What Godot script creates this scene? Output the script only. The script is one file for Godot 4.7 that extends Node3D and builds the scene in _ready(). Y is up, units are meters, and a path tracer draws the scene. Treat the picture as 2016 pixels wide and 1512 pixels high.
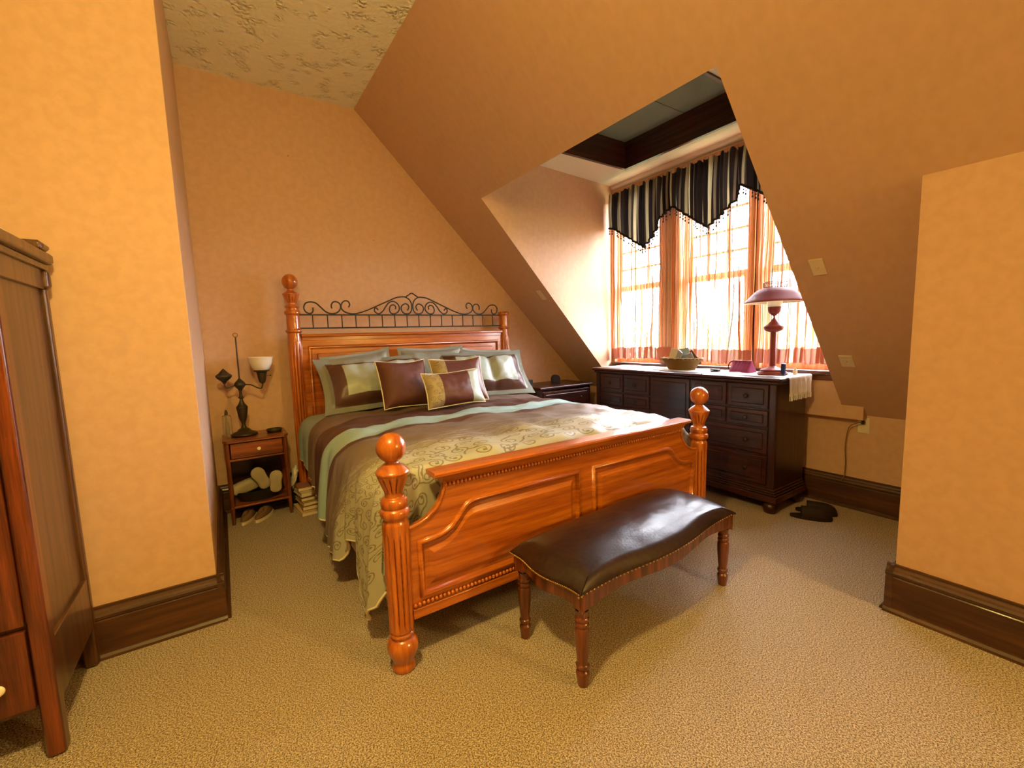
extends Node3D
# A bedroom under a 45 degree roof: king bed, leather bench, dresser under a dormer window.
# x runs along the headboard wall, y up, z towards the camera end of the room; metres.

var M := {}
var used_names := {}
var rng := RandomNumberGenerator.new()

# ------------------------------------------------------------------ mesh builder
class MB:
	var v := PackedVector3Array()
	var n := PackedVector3Array()
	var uv := PackedVector2Array()
	var idx := PackedInt32Array()
	var xf := Transform3D.IDENTITY

	func vert(p: Vector3, nn: Vector3, t := Vector2.ZERO) -> int:
		v.append(xf * p)
		n.append((xf.basis * nn).normalized())
		uv.append(t)
		return v.size() - 1

	func tri(a: int, b: int, c: int) -> void:
		var g := (v[b] - v[a]).cross(v[c] - v[a])
		if g.dot(n[a] + n[b] + n[c]) > 0.0:
			idx.append_array([a, c, b])
		else:
			idx.append_array([a, b, c])

	func quad(a: int, b: int, c: int, d: int) -> void:
		tri(a, b, c)
		tri(a, c, d)

	func flat(pts: Array, nn: Vector3) -> void:
		var f := []
		for p in pts:
			f.append(vert(p, nn))
		for i in range(1, f.size() - 1):
			tri(f[0], f[i], f[i + 1])

	# box with rounded-looking edges
	func box(c: Vector3, s: Vector3, b := 0.0) -> void:
		var h := s * 0.5
		b = minf(b, minf(h.x, minf(h.y, h.z)) * 0.95)
		var id := {}
		for sx in [-1, 1]:
			for sy in [-1, 1]:
				for sz in [-1, 1]:
					var sg := Vector3(sx, sy, sz)
					for ax in 3:
						var p := Vector3.ZERO
						for k in 3:
							p[k] = sg[k] * (h[k] if k == ax else h[k] - b)
						var nn := Vector3.ZERO
						nn[ax] = sg[ax]
						id[[sx, sy, sz, ax]] = vert(c + p, nn)
		for ax in 3:
			for sg in [-1, 1]:
				var q := []
				for pr in [[-1, -1], [1, -1], [1, 1], [-1, 1]]:
					var k := [0, 0, 0]
					k[ax] = sg
					k[(ax + 1) % 3] = pr[0]
					k[(ax + 2) % 3] = pr[1]
					q.append(id[[k[0], k[1], k[2], ax]])
				quad(q[0], q[1], q[2], q[3])
		if b <= 0.0:
			return
		for ax in 3:
			var a1 := (ax + 1) % 3
			var a2 := (ax + 2) % 3
			for s1 in [-1, 1]:
				for s2 in [-1, 1]:
					var ka := [0, 0, 0]
					ka[a1] = s1
					ka[a2] = s2
					var kb := ka.duplicate()
					ka[ax] = -1
					kb[ax] = 1
					quad(id[[ka[0], ka[1], ka[2], a1]], id[[kb[0], kb[1], kb[2], a1]], id[[kb[0], kb[1], kb[2], a2]], id[[ka[0], ka[1], ka[2], a2]])
		for sx in [-1, 1]:
			for sy in [-1, 1]:
				for sz in [-1, 1]:
					tri(id[[sx, sy, sz, 0]], id[[sx, sy, sz, 1]], id[[sx, sy, sz, 2]])

	func span(a: Vector3, b: Vector3, bev := 0.0) -> void:
		box((a + b) * 0.5, (b - a).abs(), bev)

	# planar polygon pushed along dir
	func extrude(poly: Array, dir: Vector3) -> void:
		var m := poly.size()
		var nn := Vector3.ZERO
		for i in m:
			nn += (poly[i] as Vector3).cross(poly[(i + 1) % m])
		nn = nn.normalized()
		var a := nn.abs()
		var flat2 := PackedVector2Array()
		for p in poly:
			if a.x >= a.y and a.x >= a.z:
				flat2.append(Vector2(p.y, p.z))
			elif a.y >= a.z:
				flat2.append(Vector2(p.x, p.z))
			else:
				flat2.append(Vector2(p.x, p.y))
		var t := Geometry2D.triangulate_polygon(flat2)
		var out := -nn if nn.dot(dir) > 0 else nn
		var i0 := v.size()
		for p in poly:
			vert(p, out)
		var i1 := v.size()
		for p in poly:
			vert(p + dir, -out)
		for k in range(0, t.size(), 3):
			tri(i0 + t[k], i0 + t[k + 1], i0 + t[k + 2])
			tri(i1 + t[k], i1 + t[k + 1], i1 + t[k + 2])
		var ctr := Vector3.ZERO
		for p in poly:
			ctr += p
		ctr /= m
		var area := Geometry2D.is_polygon_clockwise(flat2)
		for i in m:
			var p: Vector3 = poly[i]
			var q: Vector3 = poly[(i + 1) % m]
			var sn := (q - p).cross(dir).normalized()
			# outward: test against the polygon itself
			var mid := (p + q) * 0.5 + sn * 0.0005
			var t2: Vector2
			if a.x >= a.y and a.x >= a.z:
				t2 = Vector2(mid.y, mid.z)
			elif a.y >= a.z:
				t2 = Vector2(mid.x, mid.z)
			else:
				t2 = Vector2(mid.x, mid.y)
			if Geometry2D.is_point_in_polygon(t2, flat2):
				sn = -sn
			flat([p, q, q + dir, p + dir], sn)

	# profile: Array of Vector2(radius, y); flute: [count, depth, y0, y1]
	func lathe(c: Vector3, prof: Array, segs := 24, flute := []) -> void:
		var rows := prof.size()
		var base := v.size()
		for i in rows:
			var p: Vector2 = prof[i]
			var pa: Vector2 = prof[maxi(i - 1, 0)]
			var pb: Vector2 = prof[mini(i + 1, rows - 1)]
			var d := (pb - pa)
			if d.length() < 1e-7:
				d = Vector2(0, 1)
			var nr := d.y
			var ny := -d.x
			for k in segs + 1:
				var th := TAU * k / segs
				var r := p.x
				var tilt := 0.0
				if flute.size() == 4 and p.y >= flute[2] - 1e-5 and p.y <= flute[3] + 1e-5:
					# rounded reeds that meet in sharp grooves
					var s := fposmod(flute[0] * th / TAU, 1.0) * 2.0 - 1.0
					var q := sqrt(maxf(0.04, 1.0 - 0.96 * s * s))
					r -= flute[1] * (1.0 - q)
					tilt = flute[1] * 0.96 * s / q * flute[0] / PI / maxf(r, 0.001)
				var e := Vector3(cos(th), 0, sin(th))
				var tg := Vector3(-sin(th), 0, cos(th))
				vert(c + e * r + Vector3(0, p.y, 0), (e * nr + tg * tilt * absf(nr) + Vector3(0, ny, 0)), Vector2(float(k) / segs, float(i) / rows))
		for i in rows - 1:
			for k in segs:
				var a := base + i * (segs + 1) + k
				quad(a, a + 1, a + segs + 2, a + segs + 1)

	func ball(c: Vector3, r: Vector3, rings := 10, segs := 16) -> void:
		var base := v.size()
		for i in rings + 1:
			var ph := PI * i / rings
			for k in segs + 1:
				var th := TAU * k / segs
				var d := Vector3(sin(ph) * cos(th), cos(ph), sin(ph) * sin(th))
				vert(c + d * r, Vector3(d.x / r.x, d.y / r.y, d.z / r.z), Vector2(float(k) / segs, float(i) / rings))
		for i in rings:
			for k in segs:
				var a := base + i * (segs + 1) + k
				quad(a, a + 1, a + segs + 2, a + segs + 1)

	# tube along points; r number or array of radii
	func tube(pts: Array, r, segs := 8, closed := false) -> void:
		var m := pts.size()
		var base := v.size()
		var up := Vector3(0.113, 0.97, 0.21).normalized()
		var last := Vector3.ZERO
		for i in m:
			var d: Vector3
			if closed:
				d = pts[(i + 1) % m] - pts[(i + m - 1) % m]
			else:
				d = pts[mini(i + 1, m - 1)] - pts[maxi(i - 1, 0)]
			d = d.normalized()
			var s := last - d * last.dot(d) if last != Vector3.ZERO else up.cross(d)
			if s.length() < 0.01:
				s = Vector3(1, 0, 0).cross(d)
			s = s.normalized()
			last = s
			var t := d.cross(s)
			var rr: float = r[i] if r is Array else r
			for k in segs + 1:
				var th := TAU * k / segs
				var e := s * cos(th) + t * sin(th)
				vert(pts[i] + e * rr, e, Vector2(float(k) / segs, float(i) / m))
		for i in (m if closed else m - 1):
			for k in segs:
				var a := base + i * (segs + 1) + k
				var b := base + ((i + 1) % m) * (segs + 1) + k
				quad(a, a + 1, b + 1, b)
		if not closed:
			for e in [0, m - 1]:
				var dd: Vector3 = (pts[0] - pts[1]) if e == 0 else (pts[m - 1] - pts[m - 2])
				var c := vert(pts[e], dd)
				var ring := []
				for k in segs:
					ring.append(vert(xf.affine_inverse() * v[base + e * (segs + 1) + k], dd))
				for k in segs:
					tri(c, ring[k], ring[(k + 1) % segs])

	# smooth surface from a function (i/nu, j/nv) -> Vector3; side +1/-1 picks the way normals point
	func grid(f: Callable, nu: int, nv: int, side := 1.0, uvf = null) -> void:
		var base := v.size()
		var p := []
		for j in nv + 1:
			for i in nu + 1:
				p.append(f.call(float(i) / nu, float(j) / nv))
		for j in nv + 1:
			for i in nu + 1:
				var du: Vector3 = p[j * (nu + 1) + mini(i + 1, nu)] - p[j * (nu + 1) + maxi(i - 1, 0)]
				var dv: Vector3 = p[mini(j + 1, nv) * (nu + 1) + i] - p[maxi(j - 1, 0) * (nu + 1) + i]
				var nn := du.cross(dv) * side
				if nn.length() < 1e-12:
					nn = Vector3.UP
				var t := Vector2(float(i) / nu, float(j) / nv)
				if uvf != null:
					t = uvf.call(t.x, t.y)
				vert(p[j * (nu + 1) + i], nn, t)
		for j in nv:
			for i in nu:
				var a := base + j * (nu + 1) + i
				quad(a, a + 1, a + nu + 2, a + nu + 1)

	func mesh() -> ArrayMesh:
		var arr := []
		arr.resize(Mesh.ARRAY_MAX)
		arr[Mesh.ARRAY_VERTEX] = v
		arr[Mesh.ARRAY_NORMAL] = n
		arr[Mesh.ARRAY_TEX_UV] = uv
		arr[Mesh.ARRAY_INDEX] = idx
		var m := ArrayMesh.new()
		m.add_surface_from_arrays(Mesh.PRIMITIVE_TRIANGLES, arr)
		return m


# ------------------------------------------------------------------ scene helpers
func numbered(called: String) -> String:
	if not used_names.has(called):
		used_names[called] = 0
		return called
	used_names[called] += 1
	return "%s_%03d" % [called, used_names[called]]

func tag(o: Node3D, label: String, category := "", group := "", kind := "") -> Node3D:
	o.set_meta("label", label)
	if category != "":
		o.set_meta("category", category)
	if group != "":
		o.set_meta("group", group)
	if kind != "":
		o.set_meta("kind", kind)
	return o

func thing(called: String, label: String, category: String, at := Vector3.ZERO, turn := 0.0, group := "") -> Node3D:
	var o := Node3D.new()
	o.name = numbered(called)
	add_child(o)
	o.position = at
	o.rotation.y = turn
	return tag(o, label, category, group)

# a mesh as a part of `parent`, or as a thing of its own
func put(mb: MB, called: String, mat: Material, parent: Node3D = null, at := Vector3.ZERO) -> MeshInstance3D:
	var o := MeshInstance3D.new()
	o.mesh = mb.mesh()
	o.material_override = mat
	o.position = at
	o.cast_shadow = GeometryInstance3D.SHADOW_CASTING_SETTING_ON
	if parent == null:
		o.name = numbered(called)
		add_child(o)
	else:
		o.name = called
		parent.add_child(o, true)
	return o

func put_mesh(m: Mesh, called: String, mat: Material, parent: Node3D, at := Vector3.ZERO) -> MeshInstance3D:
	var o := MeshInstance3D.new()
	o.mesh = m
	o.material_override = mat
	o.position = at
	o.name = called
	parent.add_child(o, true)
	return o

func struct(mb: MB, called: String, mat: Material, label: String) -> MeshInstance3D:
	var o := put(mb, called, mat)
	tag(o, label, "", "", "structure")
	return o

func at_base(base: Vector3) -> MB:
	var mb := MB.new()
	mb.xf = Transform3D(Basis.IDENTITY, -base)
	return mb

func spline(pts: Array, per := 6, closed := false) -> Array:
	var out := []
	var m := pts.size()
	var last := m if closed else m - 1
	for i in last:
		var p0 = pts[(i + m - 1) % m] if closed else pts[maxi(i - 1, 0)]
		var p1 = pts[i]
		var p2 = pts[(i + 1) % m]
		var p3 = pts[(i + 2) % m] if closed else pts[mini(i + 2, m - 1)]
		for k in per:
			var t := float(k) / per
			out.append(0.5 * ((2.0 * p1) + (p2 - p0) * t + (2.0 * p0 - 5.0 * p1 + 4.0 * p2 - p3) * t * t + (3.0 * p1 - p0 - 3.0 * p2 + p3) * t * t * t))
	if not closed:
		out.append(pts[m - 1])
	return out

# smooth a lathe profile
func turned(pts: Array, per := 4) -> Array:
	return spline(pts, per)

func sstep(a: float, b: float, x: float) -> float:
	return smoothstep(a, b, x)


# ------------------------------------------------------------------ textures and materials
func noise(seed_: int, freq: float, oct := 4) -> FastNoiseLite:
	var f := FastNoiseLite.new()
	f.noise_type = FastNoiseLite.TYPE_SIMPLEX_SMOOTH
	f.seed = seed_
	f.frequency = freq
	f.fractal_octaves = oct
	return f

func grey(seed_: int, w: int, h: int, freq: float, oct := 4) -> Image:
	var im := noise(seed_, freq, oct).get_seamless_image(w, h)
	im.convert(Image.FORMAT_L8)
	return im

func tinted(im: Image, lo: Color, hi: Color, gain := 1.0) -> ImageTexture:
	var w := im.get_width()
	var h := im.get_height()
	var src := im.get_data()
	var dst := PackedByteArray()
	dst.resize(w * h * 3)
	var lut := PackedByteArray()
	lut.resize(768)
	for i in 256:
		var t := clampf((i / 255.0 - 0.5) * gain + 0.5, 0.0, 1.0)
		var c := lo.lerp(hi, t)
		lut[i * 3] = int(c.r * 255.0)
		lut[i * 3 + 1] = int(c.g * 255.0)
		lut[i * 3 + 2] = int(c.b * 255.0)
	for i in w * h:
		var g := src[i] * 3
		dst[i * 3] = lut[g]
		dst[i * 3 + 1] = lut[g + 1]
		dst[i * 3 + 2] = lut[g + 2]
	return ImageTexture.create_from_image(Image.create_from_data(w, h, false, Image.FORMAT_RGB8, dst))

# grain running along u
func wood_image(seed_: int, along_u := true) -> Image:
	var a := grey(seed_, 24, 256, 0.035, 3)
	a.resize(512, 512, Image.INTERPOLATE_CUBIC)
	var b := grey(seed_ + 7, 48, 512, 0.16, 3)
	b.resize(512, 512, Image.INTERPOLATE_CUBIC)
	var da := a.get_data()
	var db := b.get_data()
	for i in da.size():
		da[i] = clampi(int(da[i] * 0.62 + db[i] * 0.38), 0, 255)
	var im := Image.create_from_data(512, 512, false, Image.FORMAT_L8, da)
	if not along_u:
		im.rotate_90(CLOCKWISE)
	return im

func std(color: Color, rough := 0.7, spec := 0.5) -> StandardMaterial3D:
	var m := StandardMaterial3D.new()
	m.albedo_color = color
	m.roughness = rough
	m.metallic_specular = spec
	return m

func tri_map(m: StandardMaterial3D, scale: Vector3) -> StandardMaterial3D:
	m.uv1_triplanar = true
	m.uv1_world_triplanar = true
	m.uv1_triplanar_sharpness = 8.0
	m.uv1_scale = scale
	return m

func wood(color: Color, seed_: int, along_u: bool, rough: float, coat: float, lo := 0.45, scale := Vector3(0.9, 2.2, 0.9)) -> StandardMaterial3D:
	var m := std(color, rough, 0.5)
	var s := scale if along_u else Vector3(scale.y, scale.x, scale.y)
	tri_map(m, s)
	m.albedo_texture = tinted(wood_image(seed_, along_u), Color(lo, lo * 0.85, lo * 0.72), Color(1, 1, 1), 1.7)
	if coat > 0.0:
		m.clearcoat_enabled = true
		m.clearcoat = coat
		m.clearcoat_roughness = 0.12
	return m

func bump(m: StandardMaterial3D, im: Image, depth_cm: float) -> StandardMaterial3D:
	m.heightmap_enabled = true
	m.heightmap_texture = ImageTexture.create_from_image(im)
	m.heightmap_scale = depth_cm
	return m

func spiral(im: Image, c: Vector2, r0: float, r1: float, a0: float, turns: float, w: int, col: Color) -> Vector2:
	var steps := int(maxf(40.0, absf(turns) * TAU * r0 * 0.9))
	var p := c
	for i in steps + 1:
		var t := float(i) / steps
		var a := a0 + turns * TAU * t
		var r := lerpf(r0, r1, pow(t, 0.8))
		p = c + Vector2(cos(a), sin(a)) * r
		var ww := int(lerpf(w, w * 0.7, t))
		im.fill_rect(Rect2i(int(p.x) - ww / 2, int(p.y) - ww / 2, ww, ww), col)
	im.fill_rect(Rect2i(int(p.x) - w, int(p.y) - w, w * 2, w * 2), col)
	return p

func leaf(im: Image, c: Vector2, a: float, l: float, col: Color) -> void:
	for i in 30:
		var t := i / 29.0
		var w := sin(t * PI) * l * 0.34 * (1.0 - 0.4 * t)
		var p := c + Vector2(cos(a), sin(a)) * l * t
		im.fill_rect(Rect2i(int(p.x - w), int(p.y - w), maxi(2, int(w * 2)), maxi(2, int(w * 2))), col)

func scrolls(im: Image, area: Rect2i, cell: float, w: int, col: Color, seed_: int) -> void:
	var r := RandomNumberGenerator.new()
	r.seed = seed_
	var rows := int(area.size.y / cell) + 1
	var cols := int(area.size.x / cell) + 1
	for j in rows:
		for i in cols:
			var c := Vector2(area.position.x + (i + 0.5 + (0.5 if j % 2 == 1 else 0.0)) * cell, area.position.y + (j + 0.5) * cell)
			c += Vector2(r.randf_range(-0.12, 0.12), r.randf_range(-0.12, 0.12)) * cell
			if c.y > area.end.y - cell * 0.1 or c.y < area.position.y:
				continue
			var a := r.randf() * TAU
			var sg := -1.0 if (i + j) % 2 == 0 else 1.0
			spiral(im, c, cell * 0.40, cell * 0.12, a, sg * 1.35, w, col)
			# stem that joins the next scroll
			var e := c + Vector2(cos(a), sin(a)) * cell * 0.40
			var d := Vector2(cos(a - sg * 1.57), sin(a - sg * 1.57))
			for k in 26:
				var t := k / 25.0
				var q := e + d * cell * 0.55 * t + Vector2(cos(a), sin(a)) * cell * 0.30 * t * t
				im.fill_rect(Rect2i(int(q.x) - w / 2, int(q.y) - w / 2, w, w), col)
			if (i * 3 + j * 5) % 3 == 0:
				leaf(im, e + d * cell * 0.3, a + 0.6, cell * 0.28, col)

const DUVET_Z0 := -4.00
const DUVET_Z1 := -1.44

func duvet_texture() -> ImageTexture:
	var w := 2048
	var h := 1536
	var im := Image.create(w, h, false, Image.FORMAT_RGB8)
	var row := func(z: float) -> int: return int((z - DUVET_Z0) / (DUVET_Z1 - DUVET_Z0) * h)
	var bands := [
		[-4.00, Color8(146, 166, 158)], [-3.60, Color8(112, 92, 80)], [-3.27, Color8(80, 50, 42)], [-2.93, Color8(150, 176, 172)],
		[-2.68, Color8(84, 56, 46)], [-2.62, Color8(116, 101, 90)], [-2.12, Color8(172, 170, 150)],
	]
	for i in bands.size():
		var y0: int = row.call(bands[i][0])
		var y1: int = h if i == bands.size() - 1 else row.call(bands[i + 1][0])
		im.fill_rect(Rect2i(0, y0, w, y1 - y0), bands[i][1])
	# the woven ground grows lighter towards the scrolls in steps of thread
	var ya: int = row.call(-2.32)
	var yb: int = row.call(-2.06)
	for y in range(ya, yb):
		var t := float(y - ya) / (yb - ya)
		for k in 60:
			if rng.randf() < t:
				im.fill_rect(Rect2i(rng.randi_range(0, w), y, rng.randi_range(8, 60), 1), Color8(166, 162, 142) if rng.randf() < 0.7 else Color8(146, 134, 116))
	scrolls(im, Rect2i(0, row.call(-2.16), w, h - int(row.call(-2.16))), 54.0, 4, Color8(122, 114, 92), 4)
	return ImageTexture.create_from_image(im)

func sham_texture() -> ImageTexture:
	var im := Image.create(512, 384, false, Image.FORMAT_RGB8)
	im.fill(Color8(118, 120, 108))
	im.fill_rect(Rect2i(40, 36, 432, 312), Color8(82, 52, 42))
	im.fill_rect(Rect2i(94, 88, 330, 208), Color8(158, 166, 154))
	return ImageTexture.create_from_image(im)

func cushion_texture(right: Color) -> ImageTexture:
	var im := Image.create(512, 384, false, Image.FORMAT_RGB8)
	im.fill(Color8(92, 52, 42))
	im.fill_rect(Rect2i(0, 0, 132, 384), Color8(166, 148, 108))
	scrolls(im, Rect2i(0, 0, 130, 384), 64.0, 4, Color8(118, 100, 66), 21)
	im.fill_rect(Rect2i(132, 0, 380, 384), Color8(92, 52, 42))
	im.fill_rect(Rect2i(390, 0, 122, 384), right)
	return ImageTexture.create_from_image(im)

func stripes_texture() -> ImageTexture:
	var w := 1024
	var im := Image.create(w, 64, false, Image.FORMAT_RGB8)
	var cs := [Color8(30, 24, 26), Color8(166, 154, 130), Color8(56, 46, 48), Color8(190, 180, 156), Color8(40, 32, 36), Color8(110, 96, 88), Color8(28, 22, 26), Color8(134, 122, 106)]
	var ws := [26, 12, 16, 16, 30, 10, 18, 12]
	var x := 0
	var k := 0
	while x < w:
		im.fill_rect(Rect2i(x, 0, ws[k % 8], 64), cs[k % 8])
		x += ws[k % 8]
		k += 1
	return ImageTexture.create_from_image(im)

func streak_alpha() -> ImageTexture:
	# open-weave voile; streak colours paint in light and shade of folds, closer towards sides
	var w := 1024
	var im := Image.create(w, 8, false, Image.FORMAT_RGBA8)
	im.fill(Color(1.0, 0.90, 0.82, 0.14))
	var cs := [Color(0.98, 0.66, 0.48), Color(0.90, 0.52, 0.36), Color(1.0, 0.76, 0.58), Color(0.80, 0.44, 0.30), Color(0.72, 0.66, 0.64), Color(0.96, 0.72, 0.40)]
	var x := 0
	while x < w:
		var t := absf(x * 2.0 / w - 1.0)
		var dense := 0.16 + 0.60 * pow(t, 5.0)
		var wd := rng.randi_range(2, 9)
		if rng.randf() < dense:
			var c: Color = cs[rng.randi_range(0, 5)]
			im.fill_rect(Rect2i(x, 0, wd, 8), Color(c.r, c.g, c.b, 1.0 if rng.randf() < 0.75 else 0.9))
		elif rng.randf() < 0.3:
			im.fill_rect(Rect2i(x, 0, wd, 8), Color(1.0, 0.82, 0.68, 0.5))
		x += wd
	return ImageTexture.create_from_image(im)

func lace_texture() -> ImageTexture:
	var im := Image.create(256, 256, false, Image.FORMAT_RGBA8)
	im.fill(Color(1, 1, 1, 1))
	for j in 16:
		for i in 16:
			var c := Vector2i(i * 16 + (8 if j % 2 == 1 else 0), j * 16)
			im.fill_rect(Rect2i(c.x + 4, c.y + 5, 7, 5), Color(1, 1, 1, 0.12))
	return ImageTexture.create_from_image(im)

func weave_texture() -> ImageTexture:
	var im := Image.create(256, 128, false, Image.FORMAT_L8)
	for y in 128:
		for x in 256:
			var a := sin(x * TAU / 16.0) * (1.0 if int(y / 8) % 2 == 0 else -1.0)
			var b := absf(sin(y * PI / 8.0))
			im.set_pixel(x, y, Color.from_hsv(0, 0, clampf(0.5 + 0.28 * a * b + 0.15 * b, 0, 1)))
	return ImageTexture.create_from_image(im)

func make_materials() -> void:
	var plaster := grey(3, 256, 256, 0.06, 4)
	M.wall = tri_map(std(Color8(208, 168, 136), 0.62, 0.4), Vector3(3.0, 3.0, 3.0))
	M.wall.albedo_texture = tinted(grey(5, 256, 256, 0.02, 4), Color(0.97, 0.965, 0.96), Color(1, 1, 1), 1.5)
	bump(M.wall, plaster, 0.02)
	M.dormer_ceiling = tri_map(std(Color8(206, 190, 172), 0.85, 0.3), Vector3(1.6, 1.6, 1.6))
	bump(M.dormer_ceiling, plaster, 0.03)
	# stomp-brush ceiling: fans of raised ridges
	var stomp := grey(11, 512, 512, 0.05, 3)
	var patch := grey(12, 512, 512, 0.012, 2)
	var sd := stomp.get_data()
	var pd := patch.get_data()
	for i in sd.size():
		var t := clampf((pd[i] - 140.0) / 60.0, 0.0, 1.0)
		sd[i] = clampi(int(110 + (sd[i] - 128.0) * (0.10 + 0.9 * t)), 0, 255)
	M.ceiling = tri_map(std(Color8(240, 234, 212), 0.8, 0.3), Vector3(0.9, 0.9, 0.9))
	bump(M.ceiling, Image.create_from_data(512, 512, false, Image.FORMAT_L8, sd), 3.5)
	# carpet: loops in several tones
	var ca := noise(21, 0.10, 3).get_image(1024, 1024)
	ca.convert(Image.FORMAT_L8)
	var cb := noise(22, 0.26, 2).get_image(1024, 1024)
	cb.convert(Image.FORMAT_L8)
	var da := ca.get_data()
	var db := cb.get_data()
	for i in da.size():
		da[i] = clampi(int(146 + (da[i] - 128.0) * 0.9 + (db[i] - 128.0) * 1.1), 0, 255)
	var loops := Image.create_from_data(1024, 1024, false, Image.FORMAT_L8, da)
	M.carpet = tri_map(std(Color8(250, 232, 210), 0.95, 0.15), Vector3(1.2, 1.2, 1.2))
	M.carpet.albedo_texture = tinted(loops, Color(0.50, 0.43, 0.36), Color(1, 1, 1), 2.0)
	bump(M.carpet, loops, 0.9)
	M.baseboard = wood(Color8(88, 52, 26), 31, true, 0.5, 0.08, 0.6)
	M.sill = wood(Color8(120, 72, 40), 33, true, 0.4, 0.2, 0.6)
	M.window_wood = wood(Color8(196, 146, 108), 35, false, 0.45, 0.1, 0.75)
	M.recess_wood = wood(Color8(84, 42, 24), 37, true, 0.4, 0.2, 0.5)
	M.recess_panel = std(Color8(112, 118, 104), 0.9, 0.2)
	M.bed_h = wood(Color8(200, 112, 30), 41, true, 0.30, 0.8, 0.72)
	M.bed_v = wood(Color8(200, 112, 30), 42, false, 0.30, 0.8, 0.74)
	M.bed_dark = wood(Color8(140, 66, 22), 43, true, 0.32, 0.7, 0.55)
	M.iron = std(Color8(38, 28, 22), 0.5, 0.5)
	M.dresser_h = wood(Color8(72, 28, 14), 45, true, 0.38, 0.3, 0.5)
	M.dresser_v = wood(Color8(66, 26, 13), 46, false, 0.38, 0.3, 0.5)
	M.dark_knob = std(Color8(36, 20, 12), 0.35, 0.5)
	M.bench_wood = wood(Color8(124, 62, 34), 47, false, 0.3, 0.6, 0.5)
	M.wardrobe_v = wood(Color8(96, 60, 30), 48, false, 0.4, 0.35, 0.55)
	M.wardrobe_red = wood(Color8(126, 60, 26), 49, false, 0.34, 0.5, 0.55)
	M.stand_wood = wood(Color8(160, 84, 42), 50, true, 0.36, 0.45, 0.55)
	M.stand_wood_v = wood(Color8(146, 76, 38), 51, false, 0.36, 0.45, 0.55)
	M.leather = tri_map(std(Color8(46, 30, 27), 0.30, 0.5), Vector3(5, 5, 5))
	M.leather.albedo_texture = tinted(grey(55, 256, 256, 0.03, 4), Color(0.7, 0.68, 0.66), Color(1, 1, 1), 1.4)
	bump(M.leather, grey(56, 256, 256, 0.05, 4), 0.03)
	M.nail = std(Color8(176, 140, 84), 0.3, 0.5)
	M.nail.metallic = 0.9
	M.duvet = std(Color.WHITE, 0.46, 0.5)
	M.duvet.albedo_texture = duvet_texture()
	M.sham = std(Color.WHITE, 0.40, 0.5)
	M.sham.albedo_texture = sham_texture()
	M.sage = std(Color8(126, 126, 116), 0.5, 0.45)
	M.piping = std(Color8(220, 212, 188), 0.55, 0.4)
	M.brown_satin = std(Color8(92, 54, 44), 0.6, 0.4)
	M.cushion_a = std(Color.WHITE, 0.42, 0.5)
	M.cushion_a.albedo_texture = cushion_texture(Color8(160, 166, 148))
	M.cushion_b = std(Color.WHITE, 0.42, 0.5)
	M.cushion_b.albedo_texture = cushion_texture(Color8(104, 62, 50))
	M.mattress = std(Color8(190, 186, 176), 0.8, 0.3)
	M.valance = std(Color.WHITE, 0.6, 0.4)
	M.valance.albedo_texture = stripes_texture()
	M.valance.backlight_enabled = true
	M.valance.backlight = Color(0.62, 0.60, 0.52)
	M.trim_cord = std(Color8(40, 28, 26), 0.7, 0.3)
	M.sheer = std(Color(1, 1, 1, 1), 0.9, 0.1)
	M.sheer.transparency = BaseMaterial3D.TRANSPARENCY_ALPHA
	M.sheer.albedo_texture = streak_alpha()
	M.sheer.backlight_enabled = true
	M.sheer.backlight = Color(0.27, 0.27, 0.27)
	M.sheer.cull_mode = BaseMaterial3D.CULL_DISABLED
	M.hem = std(Color(0.72, 0.42, 0.32, 0.96), 0.9, 0.1)
	M.hem.transparency = BaseMaterial3D.TRANSPARENCY_ALPHA
	M.hem.backlight_enabled = true
	M.hem.backlight = Color(0.24, 0.20, 0.18)
	M.hem.cull_mode = BaseMaterial3D.CULL_DISABLED
	M.pane = std(Color(0.92, 0.96, 0.95, 0.06), 0.03, 0.5)
	M.pane.transparency = BaseMaterial3D.TRANSPARENCY_ALPHA
	M.lace = std(Color8(232, 228, 216), 0.85, 0.3)
	M.lace.albedo_texture = lace_texture()
	M.lace.transparency = BaseMaterial3D.TRANSPARENCY_ALPHA_SCISSOR
	M.lace.alpha_scissor_threshold = 0.5
	M.lace.uv1_scale = Vector3(3, 24, 1)
	M.linen = std(Color8(232, 228, 216), 0.85, 0.3)
	M.red_metal = std(Color8(120, 46, 42), 0.55, 0.4)
	M.milk_glass = std(Color8(240, 232, 212), 0.25, 0.5)
	M.milk_glass.backlight_enabled = true
	M.milk_glass.backlight = Color(0.7, 0.66, 0.56)
	M.bronze = std(Color8(66, 56, 40), 0.42, 0.5)
	M.bronze.metallic = 0.5
	M.basket = std(Color8(196, 148, 84), 0.75, 0.3)
	M.basket.albedo_texture = weave_texture()
	M.basket.uv1_scale = Vector3(4, 2, 1)
	M.purple = std(Color8(128, 44, 88), 0.5, 0.4)
	M.black_plastic = std(Color8(18, 16, 18), 0.35, 0.5)
	M.blue_plastic = std(Color8(30, 40, 96), 0.3, 0.5)
	M.white_plastic = std(Color8(226, 214, 184), 0.4, 0.5)
	M.plate_tan = std(Color8(226, 208, 172), 0.4, 0.5)
	M.paper = std(Color8(222, 214, 198), 0.8, 0.3)
	M.grey_paper = std(Color8(150, 156, 168), 0.6, 0.4)
	M.green_paper = std(Color8(150, 166, 148), 0.7, 0.4)
	M.knob_white = std(Color8(236, 222, 188), 0.25, 0.5)
	M.glass = std(Color(0.95, 0.97, 0.96, 0.04), 0.03, 0.5)
	M.glass.refraction_enabled = true
	M.glass.refraction_scale = 0.05
	M.fleece = std(Color8(226, 208, 170), 0.95, 0.1)
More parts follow.
